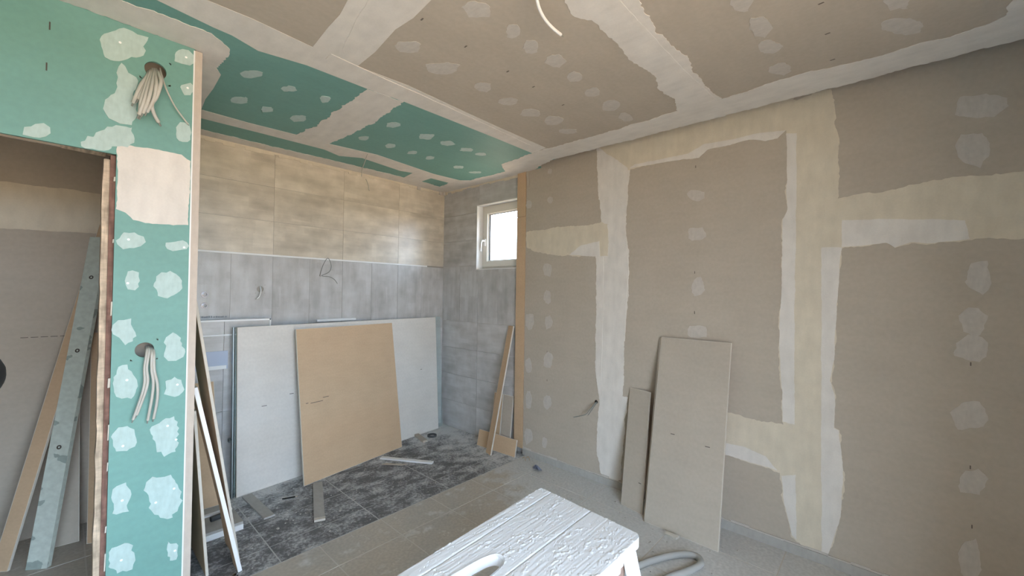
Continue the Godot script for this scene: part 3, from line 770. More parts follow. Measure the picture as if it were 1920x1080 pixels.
func build_right_wall() -> void:
	var w := struct("wall_right", Vector3(2.75, 0, 0))
	var m := MB.new()
	m.box(Vector3(2.7625, 0, -2.355), Vector3(2.96, 2.62, 1.4))
	part(w, "masonry", m, M.concrete)
	# boards with recessed joints that the filler bridges
	var zj := [-2.352, -1.575, -0.335, 0.95]
	var yj := [[0.055, 1.80, 2.62], [0.055, 0.55, 2.30, 2.62], [0.055, 1.68, 2.62]]
	for i in 3:
		for j in yj[i].size() - 1:
			part(w, "paper_board", slab("r", zj[i], zj[i + 1], yj[i][j], yj[i][j + 1], -0.0125, 0.0), M.paper)
	add_skims(w, "r", wall_bands, 0.001, 0.008)
	add_skims(w, "r", wall_bands_top, 0.0024, 0.003)
	add_patches(w, "r", wall_patches, M.filler_thin, 0.0012, 0.007)
	for p in wall_screws:
		m = MB.new()
		m.box(on("r", p[0] - 0.002, p[1] - 0.008, 0.0008), on("r", p[0] + 0.002, p[1] + 0.008, 0.0))
		part(w, "screw", m, M.tick)
	m = MB.new()
	m.cyl(on("r", -1.622, 0.598, 0.0), Vector3(-0.0015, 0, 0), 0.013)
	part(w, "painted_cable_hole", m, M.black)  # flat black disc, coloured as the shade inside a small hole
	# loose strip of paper at the top of the wall's end
	m = MB.new()
	m.hexa(Vector3(2.749, 2.36, -2.345), Vector3(-0.004, 0.0, 0.03), Vector3(-0.012, 0.13, -0.002), Vector3(0.001, 0, 0.0005))
	part(w, "torn_paper", m, M.paper)
	var b := struct("baseboard_right", Vector3(2.75, 0, 0))
	m = MB.new()
	m.box(Vector3(2.742, 0, -2.352), Vector3(2.763, 0.052, 0.95))
	part(b, "plinth", m, M.dust)
	m = MB.new()
	var rng := RandomNumberGenerator.new()
	rng.seed = 9
	var z := -2.35
	while z < 0.9:
		var l := rng.randf_range(0.04, 0.10)
		m.box(Vector3(2.75 - rng.randf_range(0.003, 0.008), 0.05, z), Vector3(2.7505, 0.056 + rng.randf_range(0.0, 0.012), z + l))
		z += l
	part(b, "filler_bead", m, M.filler_thin)
	# brown edge strip that closes the end of the boarded wall
	var e := struct("trim_1", Vector3(2.745, 0, -2.4))
	m = MB.new()
	m.box(Vector3(2.745, 0.05, -2.456), Vector3(2.772, 2.10, -2.356))
	part(e, "strip", m, M.brown)
	m = MB.new()
	m.box(Vector3(2.747, 2.103, -2.457), Vector3(2.772, 2.498, -2.357))
	part(e, "strip", m, M.brown)

func tiles(s: Node3D, pl: String, cols: Array, rows: Array, holes: Array, m: Material, swap: bool, rng: RandomNumberGenerator, round_hole := []) -> void:
	for i in cols.size() - 1:
		for j in rows.size() - 1:
			var rs := [[cols[i] + 0.001, cols[i + 1] - 0.001, rows[j] + 0.001, rows[j + 1] - 0.001]]
			for h in holes:
				var nx := []
				for r in rs: nx.append_array(rect_minus(r, h))
				rs = nx
			var off := Vector2(rng.randf() * 1.1, rng.randf() * 1.1)
			for r in rs:
				var mb: MB
				var t := 0.0 + rng.randf_range(-0.0006, 0.0006)
				if round_hole and round_hole[0] > r[0] and round_hole[0] < r[1] and round_hole[1] > r[2] and round_hole[1] < r[3]:
					mb = holed(pl, r[0], r[1], r[2], r[3], -0.008, t, Vector2(round_hole[0], round_hole[1]), round_hole[2])
				else:
					mb = slab(pl, r[0], r[1], r[2], r[3], -0.008, t)
				for k in mb.uv.size():
					var q := mb.uv[k]
					mb.uv[k] = (Vector2(q.y, q.x) if swap else q) + off
				part(s, "tile", mb, m)

func on_w(a: float, b: float, t: float) -> Vector3:
	return Vector3(2.775 - t, b, a)

func build_bath_walls() -> void:
	var rng := RandomNumberGenerator.new()
	rng.seed = 12
	var w := struct("wall_back", Vector3(0, 0, -3.55))
	var m := MB.new()
	m.box(Vector3(-1.9, 0, -3.9), Vector3(3.2, 2.62, -3.575))
	part(w, "masonry", m, M.concrete)
	m = MB.new()
	m.box(Vector3(0.40, 0, -3.575), Vector3(2.79, 2.5, -3.553))
	part(w, "grout_bed", m, M.grout)
	var xs := cuts(0.405, 2.783, 1.10, 0.558)
	tiles(w, "b", xs, [1.692, 1.952, 2.222, 2.4995], [], M.tile_warm, false, rng)
	tiles(w, "b", cuts(0.405, 2.783, 1.10, 0.279), [1.115, 1.679], [], M.tile_grey, true, rng, [1.016, 1.421, 0.024])
	tiles(w, "b", xs, [0.0, 0.279, 0.558, 0.837, 1.115], [], M.tile_grey, false, rng)
	m = MB.new()
	m.box(Vector3(0.405, 1.679, -3.556), Vector3(2.56, 1.692, -3.545))
	part(w, "white_trim", m, M.white)
	m = MB.new()
	m.cyl(Vector3(1.016, 1.421, -3.5575), Vector3(0, 0, 0.002), 0.027)
	part(w, "hole_shade_disc", m, M.black)  # black disc behind the holed tile, its colour stands for the shaded depth
	for y in [1.378, 1.299]:
		m = MB.new()
		m.cyl(Vector3(0.668, y, -3.552), Vector3(0, 0, 0.006), 0.022, 0.012)
		var fl := part(w, "pipe_flange", m, M.chrome)
		m = MB.new()
		m.cyl(Vector3(0.668, y, -3.546), Vector3(0, 0, 0.02), 0.013, 0.010)
		part(fl, "threaded_socket", m, M.chrome)
	# trowelled plaster seam where the tiles meet the ceiling
	m = MB.new()
	var x := 0.41
	while x < 2.77:
		var l := rng.randf_range(0.03, 0.09)
		var h := rng.randf_range(0.012, 0.035)
		m.box(Vector3(x, 2.5 - h, -3.552), Vector3(minf(x + l, 2.775), 2.5, -3.546))
		x += l
	part(w, "seam_filler", m, M.filler_tan)
	# room behind the doorway: boarded wall with one filled joint
	for r in [[-1.8, -0.35, 1.86, 2.5], [-0.35, 0.21, 1.86, 2.5], [-1.8, -0.35, 0, 1.86], [-0.35, 0.21, 0, 1.86]]:
		part(w, "paper_board", slab("b", r[0], r[1], r[2], r[3], -0.02, 0.0), M.paper)
	part(w, "joint_filler", skim("b", [-1.8, 1.735, -0.6, 1.733, -0.24, 1.731, 0.09, 1.744, 0.205, 1.744, 0.205, 1.989, 0.0, 1.992, -0.25, 1.985, -0.9, 1.99, -1.8, 1.985], 0.001, 0.004), M.filler_tan)
	m = MB.new()
	for k in 5:
		m.box(Vector3(-0.16 + k * 0.037, 1.129, -3.5502), Vector3(-0.16 + k * 0.037 + 0.028, 1.132, -3.5494))
	part(w, "stamp_mark", m, M.ink)
	# wall with the small window
	var g := struct("wall_window", Vector3(2.775, 0, -3.0))
	var h0 := [-3.022, -2.40, 1.645, 2.292]
	for r in rect_minus([-3.9, -2.355, 0.0, 2.62], h0):
		m = MB.new()
		m.box(Vector3(2.783, r[2], r[0]), Vector3(2.96, r[3], r[1]))
		part(g, "masonry", m, M.plaster)
	var zs := cuts(-3.55, -2.36, -2.99, 0.558)
	for set in [[zs, [1.687, 1.952, 2.222, 2.4995], false], [cuts(-3.55, -2.36, -2.99, 0.279), [1.117, 1.687], true], [zs, [0.0, 0.279, 0.558, 0.837, 1.117], false]]:
		var sub := []
		for i in set[0].size() - 1:
			for j in set[1].size() - 1:
				for r in rect_minus([set[0][i] + 0.001, set[0][i + 1] - 0.001, set[1][j] + 0.001, set[1][j + 1] - 0.001], h0): sub.append(r)
		for r in sub:
			if r[1] - r[0] < 0.006 or r[3] - r[2] < 0.006: continue
			m = MB.new()
			var t := rng.randf_range(-0.0006, 0.0006)
			var p := on_w(r[0], r[2], t)
			m.hexa(p, on_w(r[1], r[2], t) - p, on_w(r[0], r[3], t) - p, Vector3(0.008, 0, 0))
			var off := Vector2(rng.randf(), rng.randf())
			for k in m.uv.size():
				var q := m.uv[k]
				m.uv[k] = (Vector2(q.y, q.x) if set[2] else q) + off
			part(g, "tile", m, M.tile_grey)
	m = MB.new()
	m.box(Vector3(2.772, 2.284, -3.022), Vector3(2.85, 2.2915, -2.40))
	m.box(Vector3(2.772, 1.6525, -3.0215), Vector3(2.85, 2.284, -3.014))
	m.box(Vector3(2.772, 1.6455, -3.022), Vector3(2.85, 1.6525, -2.40))
	part(g, "reveal_lining", m, M.white)
	m = MB.new()
	var z := -3.54
	while z < -2.37:
		var l := rng.randf_range(0.03, 0.08)
		m.box(Vector3(2.770, 2.5 - rng.randf_range(0.008, 0.03), z), Vector3(2.776, 2.5, z + l))
		z += l
	part(g, "seam_filler", m, M.filler_tan)
	for q in [Vector3(2.765, 2.485, -3.535), Vector3(2.72, 2.487, -3.545), Vector3(2.44, 2.487, -3.545)]:
		m = MB.new()
		m.box(q - Vector3(0.02, 0.02, 0.006), q + Vector3(0.02, 0.013, 0.006))
		part(g, "filler_lump", m, M.filler_thin)

func build_window() -> void:
	var w := struct("window_1", Vector3(2.87, 1.645, -2.7))
	var z0 := -3.022
	var z1 := -2.40
	var y0 := 1.645
	var y1 := 2.292
	var frame := func(a: float, b: float, c: float, d: float, t: float, x0: float, x1: float) -> MB:
		var m := MB.new()
		m.box(Vector3(x0, c, a), Vector3(x1, d, a + t))
		m.box(Vector3(x0, c, b - t), Vector3(x1, d, b))
		m.box(Vector3(x0, c, a + t), Vector3(x1, c + t, b - t))
		m.box(Vector3(x0, d - t, a + t), Vector3(x1, d, b - t))
		return m
	part(w, "frame", frame.call(z0, z1, y0, y1, 0.045, 2.85, 2.92), M.pvc)
	part(w, "sash", frame.call(z0 + 0.035, z1 - 0.035, y0 + 0.03, y1 - 0.03, 0.055, 2.835, 2.90), M.pvc)
	part(w, "glazing_bead", frame.call(z0 + 0.088, z1 - 0.088, y0 + 0.083, y1 - 0.083, 0.012, 2.85, 2.88), M.white)
	part(w, "gasket", frame.call(z0 + 0.099, z1 - 0.099, y0 + 0.094, y1 - 0.094, 0.003, 2.853, 2.87), M.black)
	var m := MB.new()
	m.box(Vector3(2.874, y0 + 0.09, z0 + 0.095), Vector3(2.880, y1 - 0.09, z1 - 0.095))
	part(w, "pane", m, M.pane)
	var hz := z0 + 0.062
	m = MB.new()
	m.box(Vector3(2.823, 1.885, hz - 0.013), Vector3(2.836, 1.955, hz + 0.013))
	var plate := part(w, "handle_plate", m, M.white)
	m = MB.new()
	m.tube(curve([Vector3(2.836, 1.935, hz), Vector3(2.805, 1.935, hz), Vector3(2.790, 1.93, hz - 0.002), Vector3(2.787, 1.90, hz - 0.008), Vector3(2.787, 1.83, hz - 0.014)], 5), 0.0085, 10)
	part(plate, "lever", m, M.white)

func build_partition() -> void:
	var p := struct("wall_partition", Vector3(0.25, 0, -2.3))
	var hc := Vector2(0.245, 2.347)
	part(p, "green_board", holed("p", -0.75, 0.376, 1.958, 2.5, -0.0125, 0.0, hc, 0.036), M.green)
	part(p, "green_board", holed("p", 0.132, 0.376, 0.0, 1.958, -0.0125, 0.0, Vector2(0.232, 1.158), 0.031), M.green)
	part(p, "green_board", slab("p", -1.8, -0.75, 0.0, 2.5, -0.0125, 0.0), M.green)
	# cut edge of the double boarding on the bath side
	part(p, "board_edge", slab("p", 0.377, 0.4045, 0.0, 2.492, -0.1, 0.0005), M.edge_board)
	part(p, "corner_bead", slab("p", 0.3725, 0.3775, 0.0, 2.49, -0.01, 0.002), M.white)
	# hollow frame behind
	var m := MB.new()
	m.box(Vector3(0.36, 0, -3.56), Vector3(0.405, 2.5, -2.40))
	part(p, "bath_side_board", m, M.green)
	m = MB.new()
	m.box(Vector3(0.21, 0, -3.56), Vector3(0.2225, 2.5, -2.41))
	part(p, "room_side_board", m, M.paper)
	m = MB.new()
	m.box(Vector3(-1.8, 1.97, -2.412), Vector3(0.17, 2.5, -2.40))
	part(p, "rear_board", m, M.paper)
	m = MB.new()
	m.box(Vector3(0.13, 0, -2.412), Vector3(0.405, 2.5, -2.40))
	part(p, "rear_board", m, M.paper)
	m = MB.new()
	m.box(Vector3(-1.8, 0, -2.412), Vector3(-0.75, 2.5, -2.40))
	part(p, "rear_board", m, M.paper)
	m = MB.new()
	m.box(Vector3(-1.8, 2.03, -2.39), Vector3(0.10, 2.06, -2.32))
	part(p, "lintel_stud", m, M.stud)
	m = MB.new()
	m.hexa(Vector3(-0.02, 1.966, -2.40), Vector3(0.125, -0.004, 0), Vector3(0, 0.03, 0), Vector3(0, 0.003, 0.085))
	part(p, "lintel_packing", m, M.lath)
	# rough jamb: reddish stud and a ragged strip of lath
	m = MB.new()
	m.box(Vector3(0.116, 0, -2.39), Vector3(0.1315, 1.955, -2.316))
	part(p, "jamb_stud", m, M.stud)
	m = MB.new()
	var y := 0.0
	var rng := RandomNumberGenerator.new()
	rng.seed = 21
	var a := 0.098
	while y < 1.94:
		var l := rng.randf_range(0.02, 0.12)
		var b := 0.0965 + rng.randf_range(-0.0022, 0.002)
		var y2 := minf(y + l, 1.94)
		for f in [[-2.335, Vector3.BACK], [-2.41, Vector3.FORWARD]]:
			m.quad(Vector3(a, y, f[0]), Vector3(0.117, y, f[0]), Vector3(0.117, y2, f[0]), Vector3(b, y2, f[0]), f[1])
		m.quad(Vector3(a, y, -2.335), Vector3(b, y2, -2.335), Vector3(b, y2, -2.41), Vector3(a, y, -2.41), Vector3.LEFT)
		a = b
		y = y2
	m.quad(Vector3(a, 1.94, -2.335), Vector3(0.117, 1.94, -2.335), Vector3(0.117, 1.94, -2.41), Vector3(a, 1.94, -2.41), Vector3.UP)
	m.quad(Vector3(0.117, 0, -2.335), Vector3(0.117, 1.94, -2.335), Vector3(0.117, 1.94, -2.41), Vector3(0.117, 0, -2.41), Vector3.RIGHT)
	part(p, "jamb_lath", m, M.lath)
	m = MB.new()
	y = 0.03
	while y < 1.93:
		var w := rng.randf_range(0.002, 0.007)
		var q := Vector3(0.131 - w, y, -2.316)
		m.hexa(q, Vector3(w, 0.002, 0), Vector3(0.001, rng.randf_range(0.006, 0.07), 0), Vector3(0, 0, 0.012))
		y += rng.randf_range(0.09, 0.4)
	part(p, "torn_gypsum", m, M.core)
	part(p, "filler_patch", skim("p", partition_fill[0], 0.0013, 0.004), M.filler)
	part(p, "filler_patch", skim("p", partition_fill[1], 0.0021, 0.006), M.filler_skim)
	add_patches(p, "p", partition_patches, M.filler_skim, 0.0012, 0.012)
	for q in partition_screws:
		m = MB.new()
		m.cyl(on("p", q[0], q[1], 0.001), Vector3(0, 0, 0.001), 0.0045, 0.0, 12)
		part(p, "screw_head", m, M.screw_dot)
	for q in [Vector2(-0.055, 2.39), Vector2(-0.06, 2.235)]:
		m = MB.new()
		m.box(on("p", q.x - 0.002, q.y - 0.015, 0.0), on("p", q.x + 0.002, q.y + 0.015, 0.0006))
		part(p, "print_tick", m, M.ink)

func build_outer_walls() -> void:
	var l := struct("wall_left", Vector3(-1.8, 0, 0))
	var m := MB.new()
	m.box(Vector3(-1.95, 0, -3.9), Vector3(-1.8, 2.62, 1.4))
	part(l, "plaster", m, M.plaster)
	# garden side: a wide opening behind the photographer lets the daylight in
	var f := struct("wall_front", Vector3(0, 0, 0.82))
	for r in rect_minus([-1.95, 3.2, -0.01, 2.62], OPENING):
		m = MB.new()
		m.box(Vector3(r[0], maxf(r[2], 0.0), 0.82), Vector3(r[1], r[3], 1.5))
		part(f, "plaster", m, M.plaster)

# ---------------------------------------------------------------- things
func cable(called: String, label: String, cat: String, pts: Array, r: float, m: Material, group := "") -> void:
	var c := curve(pts)
	var t := thing(called, label, cat, c[c.size() - 1], group)
	var mb := MB.new()
	mb.tube(c, r)
	part(t, "sheath", mb, m)
	mb = MB.new()
	var e := c[c.size() - 1]
	var d := (e - c[c.size() - 2]).normalized()
	mb.tube(PackedVector3Array([e, e + d * r * 2.5]), r * 0.45, 6)
	part(t, "wire_end", mb, M.wire_grey)

func build_cables() -> void:
	for p in upper_cables: cable("installation_cable", "thick light grey cable drooping out of the upper hole in the green wall", "cable", p, 0.0068, M.cable, "cable bundle in the upper hole")
	for p in thin_cable: cable("thin_cable", "single thin cable slanting from the upper hole to the edge of the green wall", "cable", p, 0.0032, M.cable)
	for p in lower_cables: cable("wavy_cable", "wavy pale cable hanging out of the lower hole in the green wall", "cable", p, 0.0052, M.cable, "cables in the lower hole")
	cable("looped_wire", "thin wire bent into a loop on the tiles beneath the white trim", "wire", wall_wire[0], 0.0027, M.wire_grey)
	cable("dangling_wire", "thin wire dangling from the green ceiling over the tiled wall", "wire", ceiling_wire[0], 0.003, M.cable)
	cable("wire_stub", "short wire stub sticking out of the tiles just below the ceiling", "wire", ceiling_wire[1], 0.004, M.cable)
	cable("ceiling_cable", "white lamp cable hanging from the plasterboard ceiling", "cable", ceiling_cable[0], 0.006, M.white)
	for p in right_wire: cable("grey_wire", "grey wire poking out of the small hole low in the plasterboard wall", "wire", p, 0.0035, M.wire_grey, "wires in the plasterboard wall")
	cable("socket_wire", "short white wire coming out of the black round hole in the tiles", "wire", hole_wire[0], 0.004, M.white)

func build_sheets() -> void:
	var B := Vector3.BACK
	var L := Vector3.LEFT
	# bath: glass, big grey sheet, brown sheet leaning on the tiled wall
	var n1 := Vector3(0.096, 0.1, 1).normalized()
	var gl := thing("shower_screen", "clear glass shower screen with metal edge behind the wide grey plasterboard", "shower screen", Vector3(1.7, 0, -3.4))
	var bl := Vector3(0.799, 0.0, -3.272)
	var br := Vector3(2.728, 0.0, -3.462)
	var tl := Vector3(0.805, 1.152, -3.347)
	var m := MB.new()
	var nn := (br - bl).cross(tl - bl).normalized()
	m.hexa(bl - nn * 0.006, br - bl, tl - bl, nn * 0.006)
	part(gl, "pane", m, M.glass)
	m = MB.new()
	m.hexa(bl - nn * 0.012 - Vector3(0.012, 0, 0), Vector3(0.009, 0, 0), tl - bl, nn * 0.024)
	var pr := part(gl, "edge_profile", m, M.alu)
	m = MB.new()
	m.hexa(bl + nn * 0.012 - Vector3(0.006, 0, 0), Vector3(0.004, 0, 0), tl - bl, nn * 0.002)
	part(pr, "rubber_seal", m, M.black)
	m = MB.new()
	var hp := bl + (tl - bl) * 0.34
	m.tube(curve([hp + Vector3(-0.012, 0, 0), hp + Vector3(-0.03, 0.01, 0.02), hp + Vector3(-0.035, 0.0, 0.05)], 4), 0.008, 8)
	part(gl, "handle", m, M.alu)
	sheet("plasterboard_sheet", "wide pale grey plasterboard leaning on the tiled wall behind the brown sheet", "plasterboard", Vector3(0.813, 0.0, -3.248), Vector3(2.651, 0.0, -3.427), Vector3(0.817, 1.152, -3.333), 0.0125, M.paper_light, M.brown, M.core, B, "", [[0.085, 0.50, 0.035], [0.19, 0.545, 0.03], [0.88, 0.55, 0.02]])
	sheet("brown_sheet", "large brown plasterboard sheet back side out in front of the wide grey one", "plasterboard", Vector3(1.194, 0.0, -3.096), Vector3(2.104, 0.0, -3.249), Vector3(1.184, 1.122, -3.286), 0.0125, M.brown, M.paper, M.core, B, "", [[0.09, 0.50, 0.10], [0.05, 0.505, 0.02], [0.2, 0.52, 0.05]])
	m = MB.new()
	m.hexa(Vector3(1.43, 1.155, -3.535), Vector3(0.34, 0.002, 0), Vector3(0, 0.018, 0), Vector3(0, 0, 0.03))
	var ws := thing("white_profile", "white trim strip showing above the top edge of the wide grey plasterboard", "profile", Vector3(1.6, 1.155, -3.52))
	part(ws, "strip", m, M.white)
	# right wall: narrow and wide offcuts
	sheet("rear_offcut", "grey plasterboard offcut hidden directly behind the tall wide one", "plasterboard", Vector3(2.492, 0.0, -1.122), Vector3(2.484, 0.0, -0.70), Vector3(2.735, 1.128, -1.128), 0.0125, M.paper, M.brown, M.core, L)
	sheet("tall_offcut", "tall wide plasterboard offcut leaning on the trowelled plasterboard wall", "plasterboard", Vector3(2.474, 0.0, -1.108), Vector3(2.466, 0.0, -0.676), Vector3(2.722, 1.137, -1.112), 0.0125, M.paper, M.brown, M.core, L, "", [[0.27, 0.48, 0.025], [0.75, 0.46, 0.028]])
	sheet("narrow_offcut", "short narrow plasterboard offcut leaning on the wall beside the tall wide one", "plasterboard", Vector3(2.569, 0.0, -1.317), Vector3(2.535, 0.0, -1.152), Vector3(2.742, 0.755, -1.345), 0.0125, M.paper, M.brown, M.core, L, "", [[0.75, 0.23, 0.02]])
	# corner below the small window
	sheet("brown_strip", "long slim brown plasterboard strip leaning below the small window", "plasterboard", Vector3(2.549, 0.0, -2.614), Vector3(2.525, 0.0, -2.532), Vector3(2.757, 1.122, -2.553), 0.0125, M.brown, M.paper, M.core, L)
	sheet("short_brown_offcut", "short brown offcut standing on the tiles behind the slim strip", "plasterboard", Vector3(2.700, 0.0, -2.715), Vector3(2.695, 0.0, -2.60), Vector3(2.765, 0.478, -2.728), 0.0125, M.brown, M.paper, M.core, L)
	sheet("short_grey_offcut", "short grey faced offcut standing between the slim strip and the wall end", "plasterboard", Vector3(2.70, 0.0, -2.592), Vector3(2.70, 0.0, -2.475), Vector3(2.765, 0.478, -2.606), 0.0125, M.paper, M.brown, M.core, L)
	sheet("low_brown_offcut", "low brown offcut lying on its long edge at the wall end", "plasterboard", Vector3(2.612, 0.0, -2.80), Vector3(2.642, 0.0, -2.352), Vector3(2.672, 0.128, -2.83), 0.0125, M.brown, M.paper, M.core, L)
	# bath, left side: strips leaning on the green partition
	var D := Vector3(-1, -0.2, 0)
	sheet("tall_leaning_strip", "tall dark strip of plasterboard leaning on the inner side of the green partition", "plasterboard", Vector3(0.632, 0.0, -2.72), Vector3(0.632, 0.0, -2.479), Vector3(0.420, 1.36, -2.69), 0.0125, M.brown, M.paper, M.core, D)
	sheet("white_leaning_strip", "slim white edged strip leaning lower on the inner side of the green partition", "plasterboard", Vector3(0.612, 0.0, -2.47), Vector3(0.612, 0.0, -2.386), Vector3(0.424, 0.94, -2.53), 0.018, M.brown, M.white, M.white, D)
	sheet("low_leaning_board", "low brown board with pale edge standing right behind the green column", "plasterboard", Vector3(0.495, 0.0, -2.95), Vector3(0.495, 0.0, -2.466), Vector3(0.426, 0.83, -2.93), 0.0125, M.brown, M.paper, M.core, D)
	sheet("standing_brown_board", "small brown board standing by the shower tray behind the leaning strips", "plasterboard", Vector3(0.52, 0.0455, -3.13), Vector3(0.692, 0.0455, -3.12), Vector3(0.515, 0.80, -3.33), 0.0125, M.brown, M.paper, M.core, B)
	# room behind the doorway
	sheet("slanting_strip", "long brown strip leaning to the corner behind the pale green plank", "plasterboard", Vector3(-0.222, 0.0, -3.26), Vector3(-0.165, 0.0, -3.215), Vector3(0.135, 1.80, -3.515), 0.0125, M.brown, M.paper, M.core, B)
	sheet("grey_offcut", "grey faced offcut standing on the floor beside the foot of the green plank", "plasterboard", Vector3(-0.03, 0.0, -3.332), Vector3(0.082, 0.0, -3.316), Vector3(-0.04, 0.85, -3.50), 0.0125, M.paper, M.brown, M.core, B)
	sheet("dark_brown_offcut", "narrow dark brown offcut standing beside the door jamb", "plasterboard", Vector3(0.108, 0.0, -3.25), Vector3(0.150, 0.0, -3.225), Vector3(0.112, 1.15, -3.48), 0.0125, M.brown, M.paper, M.core, B)
	var pk := thing("shuttering_plank", "long pale green paint worn plank leaning in the doorway room", "plank", Vector3(-0.07, 0, -3.13))
	var pb := Vector3(-0.106, 0.0, -3.165)
	var px := Vector3(0.072, 0.0, 0.055)
	var pu := Vector3(0.202, 1.715, -0.30)
	var pn := px.cross(pu).normalized()
	m = MB.new()
	m.hexa(pb - pn * 0.024, px, pu, pn * 0.024)
	part(pk, "board", m, M.plank)
	for k in [0.33, 0.62, 0.86]:
		m = MB.new()
		m.cyl(pb + px * 0.5 + pu * k, pn * 0.0015, 0.011, 0.005, 16)
		part(pk, "nail_hole", m, M.ink)

func build_bath_things() -> void:
	# boxed in cistern with white edge trims
	var t := thing("cistern_box", "tiled cistern box with white edge trims against the back wall", "cistern box", Vector3(0.72, 0, -3.5))
	var m := MB.new()
	m.box(Vector3(0.406, 0, -3.549), Vector3(1.045, 1.192, -3.43))
	part(t, "boxing", m, M.concrete)
	var rng := RandomNumberGenerator.new()
	rng.seed = 31
	for r in [[0.407, 0.76, 1.10, 1.19], [0.762, 1.043, 1.10, 1.19], [0.407, 0.76, 0.56, 1.09], [0.762, 1.043, 0.56, 1.09], [0.407, 0.76, 0.0, 0.558], [0.762, 1.043, 0.0, 0.558]]:
		m = MB.new()
		m.uv_off = Vector2(rng.randf(), rng.randf())
		m.box(Vector3(r[0], r[2], -3.43), Vector3(r[1], r[3], -3.422))
		part(t, "tile", m, M.tile_grey)
	m = MB.new()
	m.uv_off = Vector2(0.3, 0.1)
	m.box(Vector3(0.407, 1.192, -3.549), Vector3(1.045, 1.198, -3.424))
	part(t, "top_tile", m, M.tile_grey)
	for b in [[Vector3(0.407, 1.19, -3.4225), Vector3(1.053, 1.202, -3.417)], [Vector3(1.045, 0.0, -3.4225), Vector3(1.055, 1.202, -3.417)], [Vector3(0.407, 1.09, -3.4225), Vector3(1.045, 1.10, -3.417)]]:
		m = MB.new()
		m.box(b[0], b[1])
		part(t, "edge_trim", m, M.white)
	m = MB.new()
	m.box(Vector3(0.60, 0.86, -3.422), Vector3(0.785, 0.985, -3.414))
	var fp := part(t, "flush_plate", m, mat(Color(0.70, 0.74, 0.82), 0.35))
	m = MB.new()
	m.box(Vector3(0.61, 0.86, -3.414), Vector3(0.775, 0.885, -3.408))
	part(fp, "plate_lip", m, M.white)
	m = MB.new()
	for k in 14:
		var x := 0.61 + k * 0.014
		m.box(Vector3(x, 1.212, -3.549), Vector3(x + rng.randf_range(0.006, 0.014), 1.218 + rng.randf_range(0.002, 0.008), -3.547))
	part(t, "adhesive_smear", m, mat(Color(0.56, 0.57, 0.585), 0.9))
	# low shower tray
	t = thing("shower_tray", "low white shower tray on the dirty bath floor by the leaning strips", "shower tray", Vector3(0.6, 0, -2.95))
	m = MB.new()
	m.box(Vector3(0.515, 0.0, -3.16), Vector3(0.74, 0.030, -2.80))
	part(t, "tray_body", m, M.white)
	m = MB.new()
	m.box(Vector3(0.515, 0.030, -3.16), Vector3(0.74, 0.045, -2.805))
	part(t, "dusty_top", m, M.dust)
	t = thing("aluminium_rail", "thin bright rail lying on the shower tray", "rail", Vector3(0.6, 0.05, -3.0))
	m = MB.new()
	m.hexa(Vector3(0.45, 0.045, -3.02), Vector3(0.28, 0, 0.0), Vector3(0, 0.012, 0), Vector3(0, 0, 0.02))
	part(t, "rail", m, M.white)
	t = thing("drain_pipe", "short dark pipe stub lying on the shower tray", "pipe", Vector3(0.62, 0.05, -2.93))
	m = MB.new()
	m.cyl(Vector3(0.605, 0.0615, -2.925), Vector3(0.09, 0, -0.015), 0.0155, 0.012, 20)
	part(t, "pipe", m, mat(Color(0.22, 0.23, 0.24), 0.5))

func lay(called: String, label: String, cat: String, a: Vector2, b: Vector2, w: float, h: float, m: Material, y := 0.0006) -> Node3D:
	var d := (b - a).normalized()
	var s := Vector2(-d.y, d.x) * w
	var t := thing(called, label, cat, Vector3((a.x + b.x) / 2, y, (a.y + b.y) / 2))
	var mb := MB.new()
	mb.hexa(Vector3(a.x - s.x / 2, y, a.y - s.y / 2), Vector3(b.x - a.x, 0, b.y - a.y), Vector3(s.x, 0, s.y), Vector3(0, h, 0))
	part(t, "strip", mb, m)
	return t

